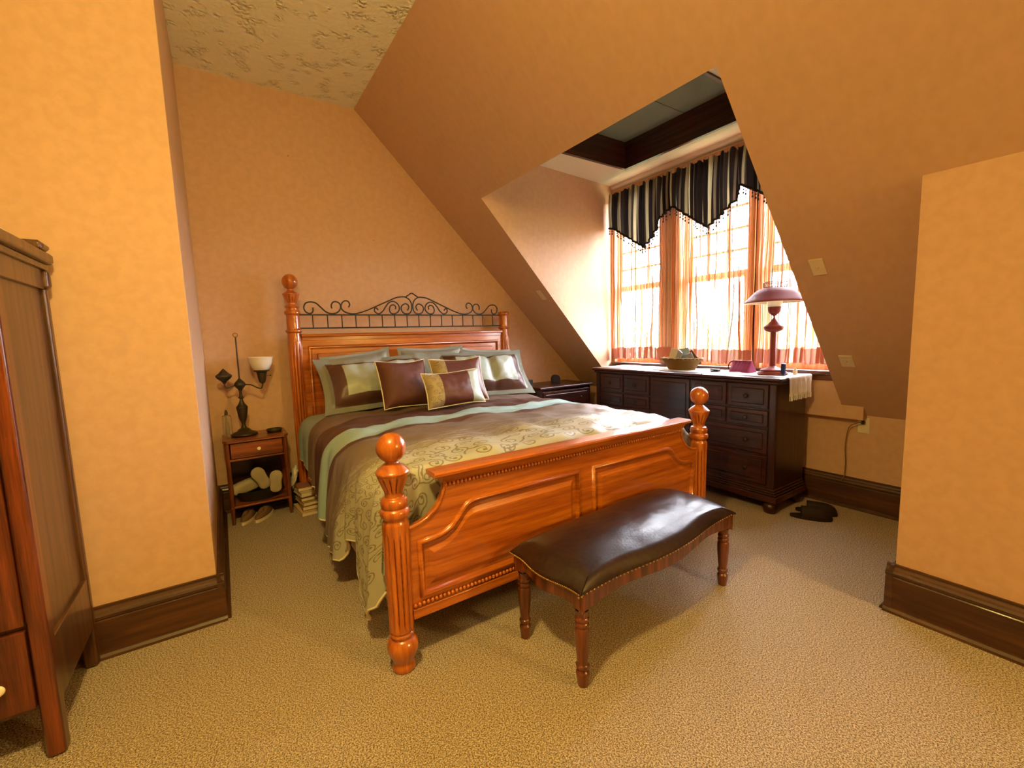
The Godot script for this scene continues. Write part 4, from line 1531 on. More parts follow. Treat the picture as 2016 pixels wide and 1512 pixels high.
func make_dresser() -> void:
	var x0 := 3.335
	var x1 := 3.79
	var z0 := -3.395
	var z1 := -1.555
	var base := Vector3((x0 + x1) * 0.5, 0, (z0 + z1) * 0.5)
	var t := thing("dresser", "long dark brown wooden dresser with raised drawers under the window", "dresser", base)
	var mb := at_base(base)
	mb.span(Vector3(x0 + 0.012, 0.10, z0), Vector3(x1, 0.975, z1), 0.004)
	put(mb, "body", M.dresser_v, t)
	# top with moulded edge
	mb = at_base(base)
	mb.span(Vector3(x0 - 0.035, 0.995, z0 - 0.035), Vector3(x1, 1.022, z1 + 0.035), 0.010)
	mb.span(Vector3(x0 - 0.018, 0.972, z0 - 0.018), Vector3(x1, 0.996, z1 + 0.018), 0.008)
	put(mb, "top", M.dresser_h, t)
	# stepped plinth
	mb = at_base(base)
	mb.span(Vector3(x0 - 0.030, 0.085, z0 - 0.030), Vector3(x1, 0.135, z1 + 0.030), 0.006)
	mb.span(Vector3(x0 - 0.022, 0.135, z0 - 0.022), Vector3(x1, 0.152, z1 + 0.022), 0.006)
	mb.span(Vector3(x0 - 0.014, 0.152, z0 - 0.014), Vector3(x1, 0.168, z1 + 0.014), 0.006)
	mb.span(Vector3(x0 - 0.006, 0.168, z0 - 0.006), Vector3(x1, 0.184, z1 + 0.006), 0.006)
	put(mb, "plinth", M.dresser_h, t)
	for p in [[x0 + 0.02, z1 - 0.03], [x0 + 0.02, z0 + 0.03], [x1 - 0.05, z1 - 0.03], [x1 - 0.05, z0 + 0.03]]:
		mb = at_base(base)
		mb.lathe(Vector3(p[0], 0, p[1]), turned([Vector2(0.001, 0), Vector2(0.038, 0.0), Vector2(0.050, 0.02), Vector2(0.053, 0.045), Vector2(0.045, 0.068), Vector2(0.036, 0.074), Vector2(0.042, 0.086)], 3), 22)
		put(mb, "bun_foot", M.dresser_h, t)
	# corner stiles
	for z in [z0 + 0.028, z1 - 0.028]:
		mb = at_base(base)
		mb.span(Vector3(x0 - 0.004, 0.185, z - 0.026), Vector3(x0 + 0.02, 0.972, z + 0.026), 0.006)
		put(mb, "stile", M.dresser_v, t)
	var fx := x0 + 0.012
	var rows := [[0.785, 0.965], [0.645, 0.770], [0.440, 0.630], [0.205, 0.425]]
	var front := func(za: float, zb: float, ya: float, yb: float, called: String, knobs: Array) -> void:
		var m2 := at_base(base)
		m2.span(Vector3(fx - 0.014, ya, za), Vector3(fx + 0.004, yb, zb), 0.005)
		m2.span(Vector3(fx - 0.022, ya + 0.030, za + 0.030), Vector3(fx - 0.008, yb - 0.030, zb - 0.030), 0.007)
		var o := put(m2, called, M.dresser_h, t)
		for kz in knobs:
			knob(o, Vector3(fx - 0.020, (ya + yb) * 0.5, kz) - base, Vector3(-1, 0, 0), 0.017, M.dark_knob)
	for sgn in [-1.0, 1.0]:
		var zm := (z0 + z1) * 0.5
		var za: float = zm + sgn * 0.215
		var zb: float = zm + sgn * 0.865
		var zc := (za + zb) * 0.5
		for r in rows.size():
			if r < 2:
				front.call(minf(za, zc) + 0.006, maxf(za, zc) - 0.006, rows[r][0], rows[r][1], "drawer", [(za + zc) * 0.5])
				front.call(minf(zb, zc) + 0.006, maxf(zb, zc) - 0.006, rows[r][0], rows[r][1], "drawer", [(zb + zc) * 0.5])
			else:
				front.call(minf(za, zb) + 0.006, maxf(za, zb) - 0.006, rows[r][0], rows[r][1], "drawer", [lerpf(za, zb, 0.24), lerpf(za, zb, 0.76)])
	front.call((z0 + z1) * 0.5 - 0.205, (z0 + z1) * 0.5 + 0.205, 0.205, 0.965, "door", [(z0 + z1) * 0.5 + 0.17])

	# lace runner with the end hanging over
	var rn := thing("lace_runner", "long white lace runner with a fringed end hanging over the dresser side", "runner", Vector3(3.60, 1.0222, -2.4))
	mb = at_base(rn.position)
	var fall := func(a: float, b: float) -> Vector3:
		var x := lerpf(3.405, 3.765, a) + 0.006 * sin(b * 40.0)
		var len_ := b * 2.02
		var flat_len := 1.86
		if len_ < flat_len:
			return Vector3(x, 1.0245 + 0.0015 * sin(b * 60.0 + a * 9.0), -3.377 + len_)
		var d := len_ - flat_len
		var ang := minf(d / 0.02, PI * 0.5)
		return Vector3(x + 0.02 * d, 1.0245 - (1.0 - cos(ang)) * 0.012 - maxf(0.0, d - 0.031), -1.517 + sin(ang) * 0.010 + 0.008 * sin(a * 30.0) * sstep(0.02, 0.12, d))
	mb.grid(fall, 40, 160, 1.0)
	put(mb, "lace", M.lace, rn)
	mb = at_base(rn.position)
	for i in 46:
		var x := lerpf(3.412, 3.765, i / 45.0)
		var z := -1.507 + 0.008 * sin(i / 45.0 * 30.0)
		mb.tube([Vector3(x, 0.900, z), Vector3(x + 0.002, 0.875, z + 0.003), Vector3(x + rng.randf_range(-0.006, 0.006), 0.850, z + 0.002)], 0.0028, 5)
	put(mb, "fringe", M.linen, rn).set_meta("kind", "stuff")


# ------------------------------------------------------------------ things on the dresser
const TOPY := 1.0265

func make_dresser_things() -> void:
	# red tole lamp
	var t := thing("table_lamp", "dark red metal table lamp with a wide shade on the dresser", "lamp", Vector3(3.555, TOPY, -1.70))
	var mb := MB.new()
	mb.lathe(Vector3.ZERO, turned([Vector2(0.001, 0), Vector2(0.098, 0.0), Vector2(0.100, 0.012), Vector2(0.094, 0.022), Vector2(0.084, 0.026), Vector2(0.086, 0.034), Vector2(0.076, 0.042), Vector2(0.060, 0.048), Vector2(0.036, 0.056), Vector2(0.023, 0.066)], 3), 40)
	put(mb, "base", M.red_metal, t)
	mb = MB.new()
	mb.lathe(Vector3.ZERO, [Vector2(0.0225, 0.06), Vector2(0.0225, 0.325)], 6)
	put(mb, "column", M.red_metal, t)
	mb = MB.new()
	mb.lathe(Vector3.ZERO, turned([Vector2(0.0225, 0.325), Vector2(0.050, 0.334), Vector2(0.066, 0.348), Vector2(0.069, 0.365), Vector2(0.066, 0.372), Vector2(0.046, 0.386), Vector2(0.022, 0.412), Vector2(0.010, 0.432), Vector2(0.008, 0.446), Vector2(0.020, 0.458), Vector2(0.038, 0.474), Vector2(0.045, 0.498), Vector2(0.046, 0.518)], 3), 36)
	put(mb, "font", M.red_metal, t)
	mb = MB.new()
	mb.lathe(Vector3.ZERO, turned([Vector2(0.044, 0.515), Vector2(0.050, 0.545), Vector2(0.056, 0.575), Vector2(0.044, 0.60)], 3), 32)
	put(mb, "glass_diffuser", M.milk_glass, t)
	mb = MB.new()
	mb.tube([Vector3(-0.046, 0.486, 0.02), Vector3(-0.058, 0.484, 0.024), Vector3(-0.066, 0.478, 0.026)], 0.003, 6)
	mb.ball(Vector3(-0.070, 0.476, 0.027), Vector3(0.008, 0.005, 0.008), 6, 10)
	put(mb, "switch_key", M.red_metal, t)
	var shade := [Vector2(0.210, 0.552), Vector2(0.206, 0.562), Vector2(0.176, 0.592), Vector2(0.138, 0.632), Vector2(0.108, 0.652), Vector2(0.080, 0.662)]
	mb = MB.new()
	mb.lathe(Vector3.ZERO, turned(shade, 4), 48)
	var sh := put(mb, "shade", M.red_metal, t)
	mb = MB.new()
	var inn := []
	for p in shade:
		inn.append(Vector2(p.x - 0.003, p.y - 0.003))
	mb.lathe(Vector3.ZERO, turned(inn, 4), 48)
	put(mb, "shade_lining", M.milk_glass, sh)
	# pierced gallery
	mb = MB.new()
	for y in [0.665, 0.702]:
		var ring := []
		for k in 40:
			ring.append(Vector3(cos(TAU * k / 40) * 0.078, y, sin(TAU * k / 40) * 0.078))
		mb.tube(ring, 0.0028, 6, true)
	for k in 28:
		var a := TAU * k / 28
		mb.tube([Vector3(cos(a) * 0.078, 0.665, sin(a) * 0.078), Vector3(cos(a) * 0.078, 0.702, sin(a) * 0.078)], 0.0022, 5)
	put(mb, "gallery", M.red_metal, sh)

	# basket of letters and packets
	var bk := thing("wicker_basket", "oval tan wicker basket on the lace runner", "basket", Vector3(3.575, TOPY, -2.52))
	mb = MB.new()
	var f := func(a: float, b: float) -> Vector3:
		var th := a * TAU
		var s := lerpf(0.78, 1.18, b)
		return Vector3(cos(th) * 0.098 * s, b * 0.100, sin(th) * 0.170 * s)
	mb.grid(f, 64, 10, -1.0)
	var fi := func(a: float, b: float) -> Vector3:
		var th := a * TAU
		var s := lerpf(0.74, 1.14, b)
		return Vector3(cos(th) * 0.098 * s, 0.006 + b * 0.094, sin(th) * 0.170 * s)
	mb.grid(fi, 64, 10, 1.0)
	put(mb, "side", M.basket, bk)
	mb = MB.new()
	var ring := []
	for k in 64:
		var th := TAU * k / 64
		ring.append(Vector3(cos(th) * 0.118, 0.100 + 0.004 * sin(k * 1.57), sin(th) * 0.205))
	mb.tube(ring, 0.009, 8, true)
	put(mb, "rim", M.basket, bk)
	mb = MB.new()
	mb.lathe(Vector3.ZERO, [Vector2(0.001, 0.003), Vector2(0.08, 0.003)], 24)
	put(mb, "bottom", M.basket, bk)
	var pk := [
		["white envelope sticking up in the wicker basket", M.paper, Vector3(0.00, 0.115, -0.075), Vector3(0.003, 0.15, 0.10), 0.35, 0.25],
		["slim grey packet leaning in the wicker basket", M.grey_paper, Vector3(-0.02, 0.11, -0.02), Vector3(0.012, 0.14, 0.055), -0.2, 0.55],
		["pale green card standing in the wicker basket", M.green_paper, Vector3(0.03, 0.12, 0.01), Vector3(0.003, 0.15, 0.11), 0.1, -0.15],
		["crumpled silver wrapper in the wicker basket", M.grey_paper, Vector3(0.00, 0.105, 0.10), Vector3(0.035, 0.10, 0.055), 0.3, -0.45],
		["brown paper strip leaning on the basket rim", M.basket, Vector3(0.01, 0.115, 0.135), Vector3(0.003, 0.15, 0.03), 0.1, -0.6],
	]
	for p in pk:
		mb = MB.new()
		mb.box(Vector3.ZERO, p[3], 0.0015)
		var o := put(mb, "letter" if p[3].x < 0.01 else "packet", p[1], null, bk.position + p[2])
		o.rotation = Vector3(p[5], p[4], 0.12)
		tag(o, p[0], "packet")
	# purple pouch
	var pu := thing("cosmetic_pouch", "purple wedge-shaped pouch with a wrist strap on the dresser", "pouch", Vector3(3.63, TOPY, -1.975), deg_to_rad(-12))
	mb = MB.new()
	var pf := func(a: float, b: float) -> Vector3:
		var th := a * TAU
		var c := cos(th)
		var s := sin(th)
		var r := pow(pow(absf(c), 6.0) + pow(absf(s), 6.0), -1.0 / 6.0)
		var top := sstep(0.0, 1.0, b)
		var dx := lerpf(0.060, 0.016, top) + 0.003 * sin(s * 20.0) * b
		return Vector3(c * r * dx, b * 0.092 + 0.003 * sin(th * 5.0) * b, s * r * lerpf(0.098, 0.088, b))
	mb.grid(pf, 64, 12, -1.0)
	mb.flat([Vector3(-0.016, 0.092, -0.086), Vector3(0.016, 0.092, -0.086), Vector3(0.016, 0.092, 0.086), Vector3(-0.016, 0.092, 0.086)], Vector3.UP)
	put(mb, "bag", M.purple, pu)
	mb = MB.new()
	mb.tube([Vector3(0, 0.094, -0.085), Vector3(0, 0.096, 0.085)], 0.003, 6)
	put(mb, "zipper", M.nail, pu)
	mb = MB.new()
	mb.tube(spline([Vector3(0, 0.088, -0.092), Vector3(-0.01, 0.070, -0.122), Vector3(-0.01, 0.03, -0.132), Vector3(0.0, 0.004, -0.12), Vector3(0.01, 0.02, -0.10), Vector3(0.0, 0.075, -0.094)], 5), 0.004, 6)
	put(mb, "strap", M.dark_shoe, pu)
	# black adapter with cable
	var ad := thing("charger", "black charger with a white cable on the lace runner", "charger", Vector3(3.52, TOPY, -2.15))
	mb = MB.new()
	mb.box(Vector3(0, 0.012, 0), Vector3(0.045, 0.024, 0.075), 0.006)
	put(mb, "plug_body", M.black_plastic, ad)
	mb = MB.new()
	mb.tube(spline([Vector3(0, 0.014, 0.04), Vector3(-0.02, 0.022, 0.08), Vector3(-0.03, 0.008, 0.13), Vector3(0.02, 0.004, 0.19), Vector3(-0.05, 0.004, 0.26)], 6), 0.003, 6)
	put(mb, "cable", M.cord_white, ad)
	mb = MB.new()
	mb.tube(spline([Vector3(-0.02, 0.012, 0.0), Vector3(-0.12, 0.008, -0.01), Vector3(-0.205, 0.004, 0.02), Vector3(-0.245, -0.02, 0.03), Vector3(-0.246, -0.20, 0.04), Vector3(-0.247, -0.40, 0.05)], 6), 0.0022, 6)
	put(mb, "cord", M.black_plastic, ad)
	# small bottles by the lamp
	mb = MB.new()
	mb.box(Vector3(0, 0.045, 0), Vector3(0.026, 0.090, 0.030), 0.006)
	var bb := put(mb, "lotion_tube", M.blue_plastic, null, Vector3(3.52, TOPY, -1.605))
	tag(bb, "small dark blue bottle beside the red lamp base", "bottle")
	mb = MB.new()
	mb.lathe(Vector3.ZERO, turned([Vector2(0.001, 0), Vector2(0.014, 0), Vector2(0.015, 0.006), Vector2(0.015, 0.03), Vector2(0.008, 0.036), Vector2(0.008, 0.048), Vector2(0.001, 0.05)], 2), 16)
	var wb := put(mb, "small_bottle", M.white_plastic, null, Vector3(3.64, TOPY, -1.575))
	tag(wb, "tiny white bottle between the blue bottle and the lace end", "bottle")


# ------------------------------------------------------------------ window dressing
func make_curtains() -> void:
	var xr := 3.790
	# rod shared by the valance
	var rod := thing("curtain_rod", "thin white curtain rod across the dormer windows", "rod", Vector3(xr, 2.84, -2.5))
	var mb := MB.new()
	mb.tube([Vector3(0, 0, -1.13), Vector3(0, 0, 1.13)], 0.009, 10)
	put(mb, "bar", M.white_plastic, rod)
	for z in [-1.12, 1.12]:
		mb = MB.new()
		mb.tube([Vector3(0.0, 0, z), Vector3(0.060, 0, z)], 0.006, 8)
		put(mb, "bracket", M.white_plastic, rod)
	# sheers: six gathered panels
	var spans := [[-3.605, -3.245], [-3.225, -2.785], [-2.765, -2.395], [-2.375, -1.985], [-1.965, -1.685], [-1.665, -1.375]]
	var lab := [
		"peach sheer curtain panel against the dormer cheek by the bed", "second peach sheer panel from the bed cheek", "third peach sheer panel from the bed cheek, behind the basket",
		"fourth peach sheer panel from the bed cheek, behind the charger", "fifth peach sheer panel from the bed cheek, behind the purple pouch", "last peach sheer panel, behind the red lamp",
	]
	for i in 6:
		var za: float = spans[i][0]
		var zb: float = spans[i][1]
		var r := RandomNumberGenerator.new()
		r.seed = 200 + i
		var ph := r.randf() * TAU
		var folds := 9.0 * (zb - za) / 0.42
		var lift := r.randf_range(0.0, 0.03)
		var nz := noise(300 + i, 1.0, 2)
		var f := func(a: float, b: float) -> Vector3:
			# a across, b from top to bottom
			var s := a * folds * TAU + ph
			var w := nz.get_noise_2d(a * 6.0, b * 0.8)
			var amp := 0.015 * (0.65 + 0.5 * sin(a * 9.0 + ph)) * lerpf(0.7, 1.1, b)
			var z := lerpf(za, zb, a) + (sin(s * 1.0 + 1.2 + w * 2.0) * 0.020 + nz.get_noise_2d(a * 3.0, b * 1.6 + 5.0) * 0.03 * b) * sstep(0.0, 0.12, a) * sstep(1.0, 0.88, a)
			var x := xr + 0.014 + sin(s + w * 3.0) * amp
			var y := lerpf(2.845, 1.075 + lift + 0.02 * nz.get_noise_2d(a * 4.0, 9.0), b)
			return Vector3(clampf(x, xr - 0.01, 3.829), y, z)
		var base := Vector3(xr, 1.075, (za + zb) * 0.5)
		var t := thing("sheer_curtain", lab[i], "curtain", base, 0.0, "peach sheer curtain panels")
		mb = at_base(base)
		mb.grid(f, 150, 40, 1.0)
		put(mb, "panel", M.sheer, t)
		mb = at_base(base)
		var fh := func(a: float, b: float) -> Vector3: return f.call(a, lerpf(0.93, 1.0, b)) + Vector3(-0.003, 0, 0)
		mb.grid(fh, 150, 4, 1.0)
		put(mb, "hem", M.hem, t)
	# striped valance with three points
	var vb := Vector3(xr - 0.03, 2.88, -2.5)
	var t := thing("window_valance", "dark striped valance hanging in points with a beaded edge", "valance", vb)
	var edge := func(z: float) -> float:
		return _lin([Vector2(-3.60, 2.55), Vector2(-3.50, 2.525), Vector2(-3.08, 2.25), Vector2(-2.90, 2.43), Vector2(-2.895, 2.505), Vector2(-2.74, 2.570), Vector2(-2.375, 2.295), Vector2(-2.13, 2.47), Vector2(-2.125, 2.545), Vector2(-2.08, 2.58), Vector2(-1.66, 2.30), Vector2(-1.40, 2.48), Vector2(-1.37, 2.52)], z)
	var vf := func(a: float, b: float) -> Vector3:
		var z := lerpf(-3.585, -1.375, a)
		var s := a * 41.0 * TAU
		s += 1.6 * sin(a * 23.0) + 1.1 * sin(a * 51.0 + b * 0.8)
		var fold := (sin(s) * 0.024 + sin(s * 0.37 + 1.0) * 0.012) * lerpf(1.0, 0.8, b)
		var y: float = lerpf(2.890 + 0.012 * sin(s * 1.5) + 0.008 * sin(s * 0.61), edge.call(z), b)
		return Vector3(xr - 0.058 + fold * 1.0 - 0.01 * sin(b * PI), y, z + 0.010 * cos(s) * (1.0 - b))
	mb = at_base(vb)
	mb.grid(vf, 520, 26, 1.0, func(a: float, b: float) -> Vector2: return Vector2(a * 1.9, b))
	put(mb, "fabric", M.valance, t)
	mb = at_base(vb)
	var pts := []
	for k in 261:
		pts.append(vf.call(k / 260.0, 1.0) + Vector3(-0.004, 0, 0))
	mb.tube(pts, 0.011, 6)
	put(mb, "edge_cord", M.trim_cord, t)
	mb = at_base(vb)
	for k in 66:
		var p: Vector3 = vf.call((k + 0.5) / 66.0, 1.0) + Vector3(-0.004, -0.008, 0)
		mb.tube([p, p + Vector3(0, -0.046, 0)], 0.0020, 4)
		mb.ball(p + Vector3(0, -0.022, 0), Vector3(0.007, 0.007, 0.007), 5, 8)
		mb.ball(p + Vector3(0, -0.050, 0), Vector3(0.008, 0.010, 0.008), 5, 8)
	put(mb, "bead_drops", M.trim_cord, t).set_meta("kind", "stuff")

func _lin(tab: Array, z: float) -> float:
	if z <= tab[0].x:
		return tab[0].y
	for i in tab.size() - 1:
		if z < tab[i + 1].x:
			return lerpf(tab[i].y, tab[i + 1].y, (z - tab[i].x) / (tab[i + 1].x - tab[i].x))
	return tab[tab.size() - 1].y


# ------------------------------------------------------------------ wardrobe
func make_wardrobe() -> void:
	var x1 := -0.56
	var x0 := -1.66
	var z0 := -2.535
	var z1 := -2.005
	var base := Vector3((x0 + x1) * 0.5, 0, (z0 + z1) * 0.5)
	var t := thing("wardrobe", "tall dark wooden wardrobe with panelled side against the wall block", "wardrobe", base)
	var mb := at_base(base)
	mb.span(Vector3(x0 + 0.03, 0.17, z0), Vector3(x1 - 0.014, 1.70, z1 - 0.03), 0.002)
	put(mb, "body", M.wardrobe_v, t)
	# corner posts down to the floor
	for x in [x0 + 0.025, x1 - 0.022]:
		for z in [z0 + 0.02, z1 - 0.028]:
			mb = at_base(base)
			mb.span(Vector3(x - 0.025, 0.0 if z > -2.3 else 0.0, z - (0.030 if z > -2.3 else 0.02)), Vector3(x + 0.025, 1.70, z + (0.030 if z > -2.3 else 0.02)), 0.010)
			put(mb, "post", M.wardrobe_red if z > -2.3 else M.wardrobe_v, t)
	# side rails round the panel
	for y in [[1.62, 1.70], [0.175, 0.40]]:
		mb = at_base(base)
		mb.span(Vector3(x1 - 0.018, y[0], z0 + 0.03), Vector3(x1, y[1], z1 - 0.05), 0.004)
		put(mb, "side_rail", M.wardrobe_v, t)
	# doors and drawer on the front
	var xm := (x0 + x1) * 0.5
	for d in [[x0 + 0.055, xm - 0.004], [xm + 0.004, x1 - 0.052]]:
		mb = at_base(base)
		mb.span(Vector3(d[0], 0.48, z1 - 0.03), Vector3(d[1], 1.66, z1 - 0.010), 0.004)
		mb.span(Vector3(d[0] + 0.07, 0.56, z1 - 0.014), Vector3(d[1] - 0.07, 1.58, z1 - 0.004), 0.006)
		var door := put(mb, "door", M.wardrobe_red, t)
		knob(door, Vector3(d[1] - 0.035 if d[0] < xm - 0.1 else d[0] + 0.035, 1.05, z1 - 0.008) - base, Vector3(0, 0, 1), 0.015, M.knob_white)
	mb = at_base(base)
	mb.span(Vector3(x0 + 0.055, 0.19, z1 - 0.03), Vector3(x1 - 0.052, 0.465, z1 - 0.008), 0.004)
	var dw := put(mb, "drawer", M.wardrobe_red, t)
	for x in [x0 + 0.16, x1 - 0.125]:
		knob(dw, Vector3(x, 0.30, z1 - 0.008) - base, Vector3(0, 0, 1), 0.018, M.knob_white)
	# cornice
	mb = at_base(base)
	mb.span(Vector3(x0 - 0.015, 1.695, z0), Vector3(x1 + 0.012, 1.722, z1 + 0.012), 0.006)
	mb.span(Vector3(x0 - 0.035, 1.720, z0), Vector3(x1 + 0.030, 1.765, z1 + 0.030), 0.010)
	put(mb, "cornice", M.wardrobe_v, t)
	mb = at_base(base)
	mb.span(Vector3(x0, 1.764, z0 + 0.005), Vector3(x1 + 0.025, 1.805, z0 + 0.10), 0.016)
	put(mb, "back_rail", M.wardrobe_v, t)
	mb = at_base(base)
	mb.span(Vector3(x1 - 0.02, 1.62, z0 + 0.005), Vector3(x1 + 0.018, 1.70, z0 + 0.05), 0.014)
	put(mb, "bracket", M.wardrobe_v, t)
	# flat box lying on top
	mb = MB.new()
	mb.box(Vector3(0, 0.014, 0), Vector3(0.30, 0.028, 0.20), 0.008)
	var o := put(mb, "folded_cloth", M.paper, null, Vector3(-0.72, 1.7655, -2.16))
	tag(o, "pale folded cloth lying on top of the wardrobe", "cloth")


# ------------------------------------------------------------------ nightstands
func make_nightstands() -> void:
	# small open stand with one drawer
	var x0 := -0.035
	var x1 := 0.385
	var z0 := -4.19
	var z1 := -3.875
	var base := Vector3((x0 + x1) * 0.5, 0, (z0 + z1) * 0.5)
	var t := thing("nightstand", "small reddish wooden nightstand with one drawer and an open shelf", "nightstand", base)
	var mb := at_base(base)
	mb.extrude([Vector3(x0 - 0.012, 0.640, z0), Vector3(x1 + 0.012, 0.640, z0), Vector3(x1 + 0.012, 0.640, z1 - 0.03), Vector3(x1 - 0.016, 0.640, z1 + 0.014), Vector3(x0 + 0.016, 0.640, z1 + 0.014), Vector3(x0 - 0.012, 0.640, z1 - 0.03)], Vector3(0, 0.018, 0))
	put(mb, "top", M.stand_wood, t)
	for x in [x0 + 0.014, x1 - 0.014]:
		for z in [z0 + 0.016, z1 - 0.016]:
			mb = at_base(base)
			var ps := [Vector3(x, 0.64, z), Vector3(x, 0.14, z), Vector3(x + (0.004 if x > 0.2 else -0.004), 0.0, z)]
			mb.tube(ps, [0.019, 0.019, 0.013], 4)
			put(mb, "leg", M.stand_wood_v, t)
	for x in [x0 + 0.010, x1 - 0.010]:
		mb = at_base(base)
		mb.span(Vector3(x - 0.006, 0.50, z0 + 0.02), Vector3(x + 0.006, 0.64, z1 - 0.02))
		put(mb, "side_panel", M.stand_wood_v, t)
	mb = at_base(base)
	mb.span(Vector3(x0 + 0.01, 0.10, z0), Vector3(x1 - 0.01, 0.64, z0 + 0.012))
	put(mb, "back_panel", M.dresser_h, t)
	mb = at_base(base)
	mb.span(Vector3(x0 + 0.022, 0.495, z0 + 0.02), Vector3(x1 - 0.022, 0.510, z1 - 0.004), 0.003)
	put(mb, "drawer_rail", M.stand_wood, t)
	mb = at_base(base)
	mb.span(Vector3(x0 + 0.034, 0.514, z1 - 0.025), Vector3(x1 - 0.034, 0.630, z1 - 0.004), 0.003)
	var dr_ := put(mb, "drawer", M.stand_wood, t)
	knob(dr_, Vector3((x0 + x1) * 0.5 + 0.01, 0.574, z1 - 0.004) - base, Vector3(0, 0, 1), 0.014, M.knob_white)
	mb = at_base(base)
	mb.span(Vector3(x0 + 0.004, 0.128, z0 + 0.01), Vector3(x1 - 0.004, 0.144, z1 - 0.002), 0.003)
	put(mb, "shelf", M.stand_wood, t)

	# black tub of slippers
	var tub := thing("oval_tub", "black oval tub on the lower shelf of the small nightstand", "tub", Vector3(0.165, 0.1445, -4.015))
	mb = MB.new()
	var f := func(a: float, b: float) -> Vector3:
		var s := lerpf(0.78, 1.0, b)
		return Vector3(cos(a * TAU) * 0.172 * s, b * 0.085 + 0.01 * cos(a * TAU) * b, sin(a * TAU) * 0.118 * s)
	mb.grid(f, 48, 8, -1.0)
	var f2 := func(a: float, b: float) -> Vector3: return f.call(a, b) * Vector3(0.96, 1, 0.96) + Vector3(0, 0.003, 0)
	mb.grid(f2, 48, 8, 1.0)
	mb.lathe(Vector3(0, 0.003, 0), [Vector2(0.001, 0), Vector2(0.09, 0)], 20)
	put(mb, "wall", M.tub, tub)
	var sl := [
		["cream slipper lying flat at the back of the black tub", Vector3(0.08, 0.250, -4.03), Vector3(0.120, 0.050, 0.060), Vector3(0.0, 0.35, 0.16)],
		["cream slipper sole standing upright in the black tub", Vector3(0.185, 0.305, -3.985), Vector3(0.056, 0.096, 0.034), Vector3(-0.15, 0.25, 0.42)],
		["cream slipper toe hanging over the rim of the black tub", Vector3(0.285, 0.275, -3.925), Vector3(0.052, 0.088, 0.036), Vector3(-0.10, -0.2, -0.08)],
	]
	for s in sl:
		mb = MB.new()
		var sz: Vector3 = s[2]
		var g := func(a: float, b: float) -> Vector3:
			var ph := PI * b
			var th := TAU * a
			var d := Vector3(sin(ph) * cos(th), cos(ph), sin(ph) * sin(th))
			var long := d.y if sz.y > sz.x else d.x
			var k := 1.0 - 0.22 * exp(-pow((long + 0.1) / 0.35, 2.0))
			d = Vector3(signf(d.x) * pow(absf(d.x), 0.8), signf(d.y) * pow(absf(d.y), 0.8), signf(d.z) * pow(absf(d.z), 0.75))
			if sz.y > sz.x:
				return Vector3(d.x * sz.x * k, d.y * sz.y, d.z * sz.z)
			return Vector3(d.x * sz.x, d.y * sz.y, d.z * sz.z * k)
		mb.grid(g, 28, 18, 1.0)
		if (mb.n[29 * 9].dot(mb.v[29 * 9])) < 0:
			mb = MB.new()
			mb.grid(g, 28, 18, -1.0)
		var o := put(mb, "slipper", M.fleece, null, s[1])
		o.rotation = s[3]
		tag(o, s[0], "slipper", "slippers in the tub")

	# shoes under the shelf
	for i in 2:
		var sp := Vector3(0.075 + i * 0.105, 0, -3.95 + i * 0.02)
		var sh := thing("shoe", ["brown casual shoe with a pale sole under the nightstand, beside its leg", "brown casual shoe with a pale sole under the middle of the nightstand"][i], "shoe", sp, deg_to_rad(-22 - 8 * i), "shoes under the nightstand")
		mb = MB.new()
		var sole := []
		for k in 24:
			var th := TAU * k / 24
			sole.append(Vector3(cos(th) * (0.042 - 0.006 * sin(th)), 0.0, sin(th) * 0.125))
		mb.extrude(sole, Vector3(0, 0.024, 0))
		put(mb, "sole", M.sole, sh)
		mb = MB.new()
		var g := func(a: float, b: float) -> Vector3:
			var th := TAU * a
			var zz := sin(th) * 0.120
			var top := lerpf(0.088, 0.060, sstep(-0.05, 0.10, zz))
			var k := cos(b * PI * 0.5)
			return Vector3(cos(th) * 0.039 * pow(k, 0.45), 0.022 + (top - 0.022) * sin(b * PI * 0.5), zz * pow(k, 0.40))
		mb.grid(g, 30, 10, -1.0)
		put(mb, "upper", M.shoe, sh)

	# nightstand at the window side
	x0 = 2.83
	x1 = 3.56
	z0 = -4.18
	z1 = -3.72
	base = Vector3((x0 + x1) * 0.5, 0, (z0 + z1) * 0.5)
	t = thing("nightstand", "dark wooden nightstand between the bed and the dresser", "nightstand", base)
	mb = at_base(base)
	mb.span(Vector3(x0, 0.09, z0), Vector3(x1, 0.79, z1), 0.004)
	put(mb, "body", M.dresser_v, t)
	mb = at_base(base)
	mb.span(Vector3(x0 - 0.025, 0.79, z0), Vector3(x1 + 0.02, 0.822, z1 + 0.03), 0.010)
	put(mb, "top", M.dresser_h, t)
	mb = at_base(base)
	mb.span(Vector3(x0 - 0.015, 0.0, z0), Vector3(x1 + 0.015, 0.10, z1 + 0.015), 0.006)
	put(mb, "plinth", M.dresser_h, t)
	for y in [[0.57, 0.765], [0.36, 0.555], [0.13, 0.345]]:
		mb = at_base(base)
		mb.span(Vector3(x0 + 0.03, y[0], z1 - 0.01), Vector3(x1 - 0.03, y[1], z1 + 0.012), 0.005)
		mb.span(Vector3(x0 + 0.06, y[0] + 0.03, z1 + 0.004), Vector3(x1 - 0.06, y[1] - 0.03, z1 + 0.019), 0.006)
		var o := put(mb, "drawer", M.dresser_h, t)
		for x in [x0 + 0.18, x1 - 0.18]:
			knob(o, Vector3(x, (y[0] + y[1]) * 0.5, z1 + 0.018) - base, Vector3(0, 0, 1), 0.016, M.dark_knob)
	# clock and small box on it
	var ck := thing("alarm_clock", "small black arched alarm clock on the dark nightstand", "clock", Vector3(3.17, 0.8225, -3.88), deg_to_rad(-20))
	mb = MB.new()
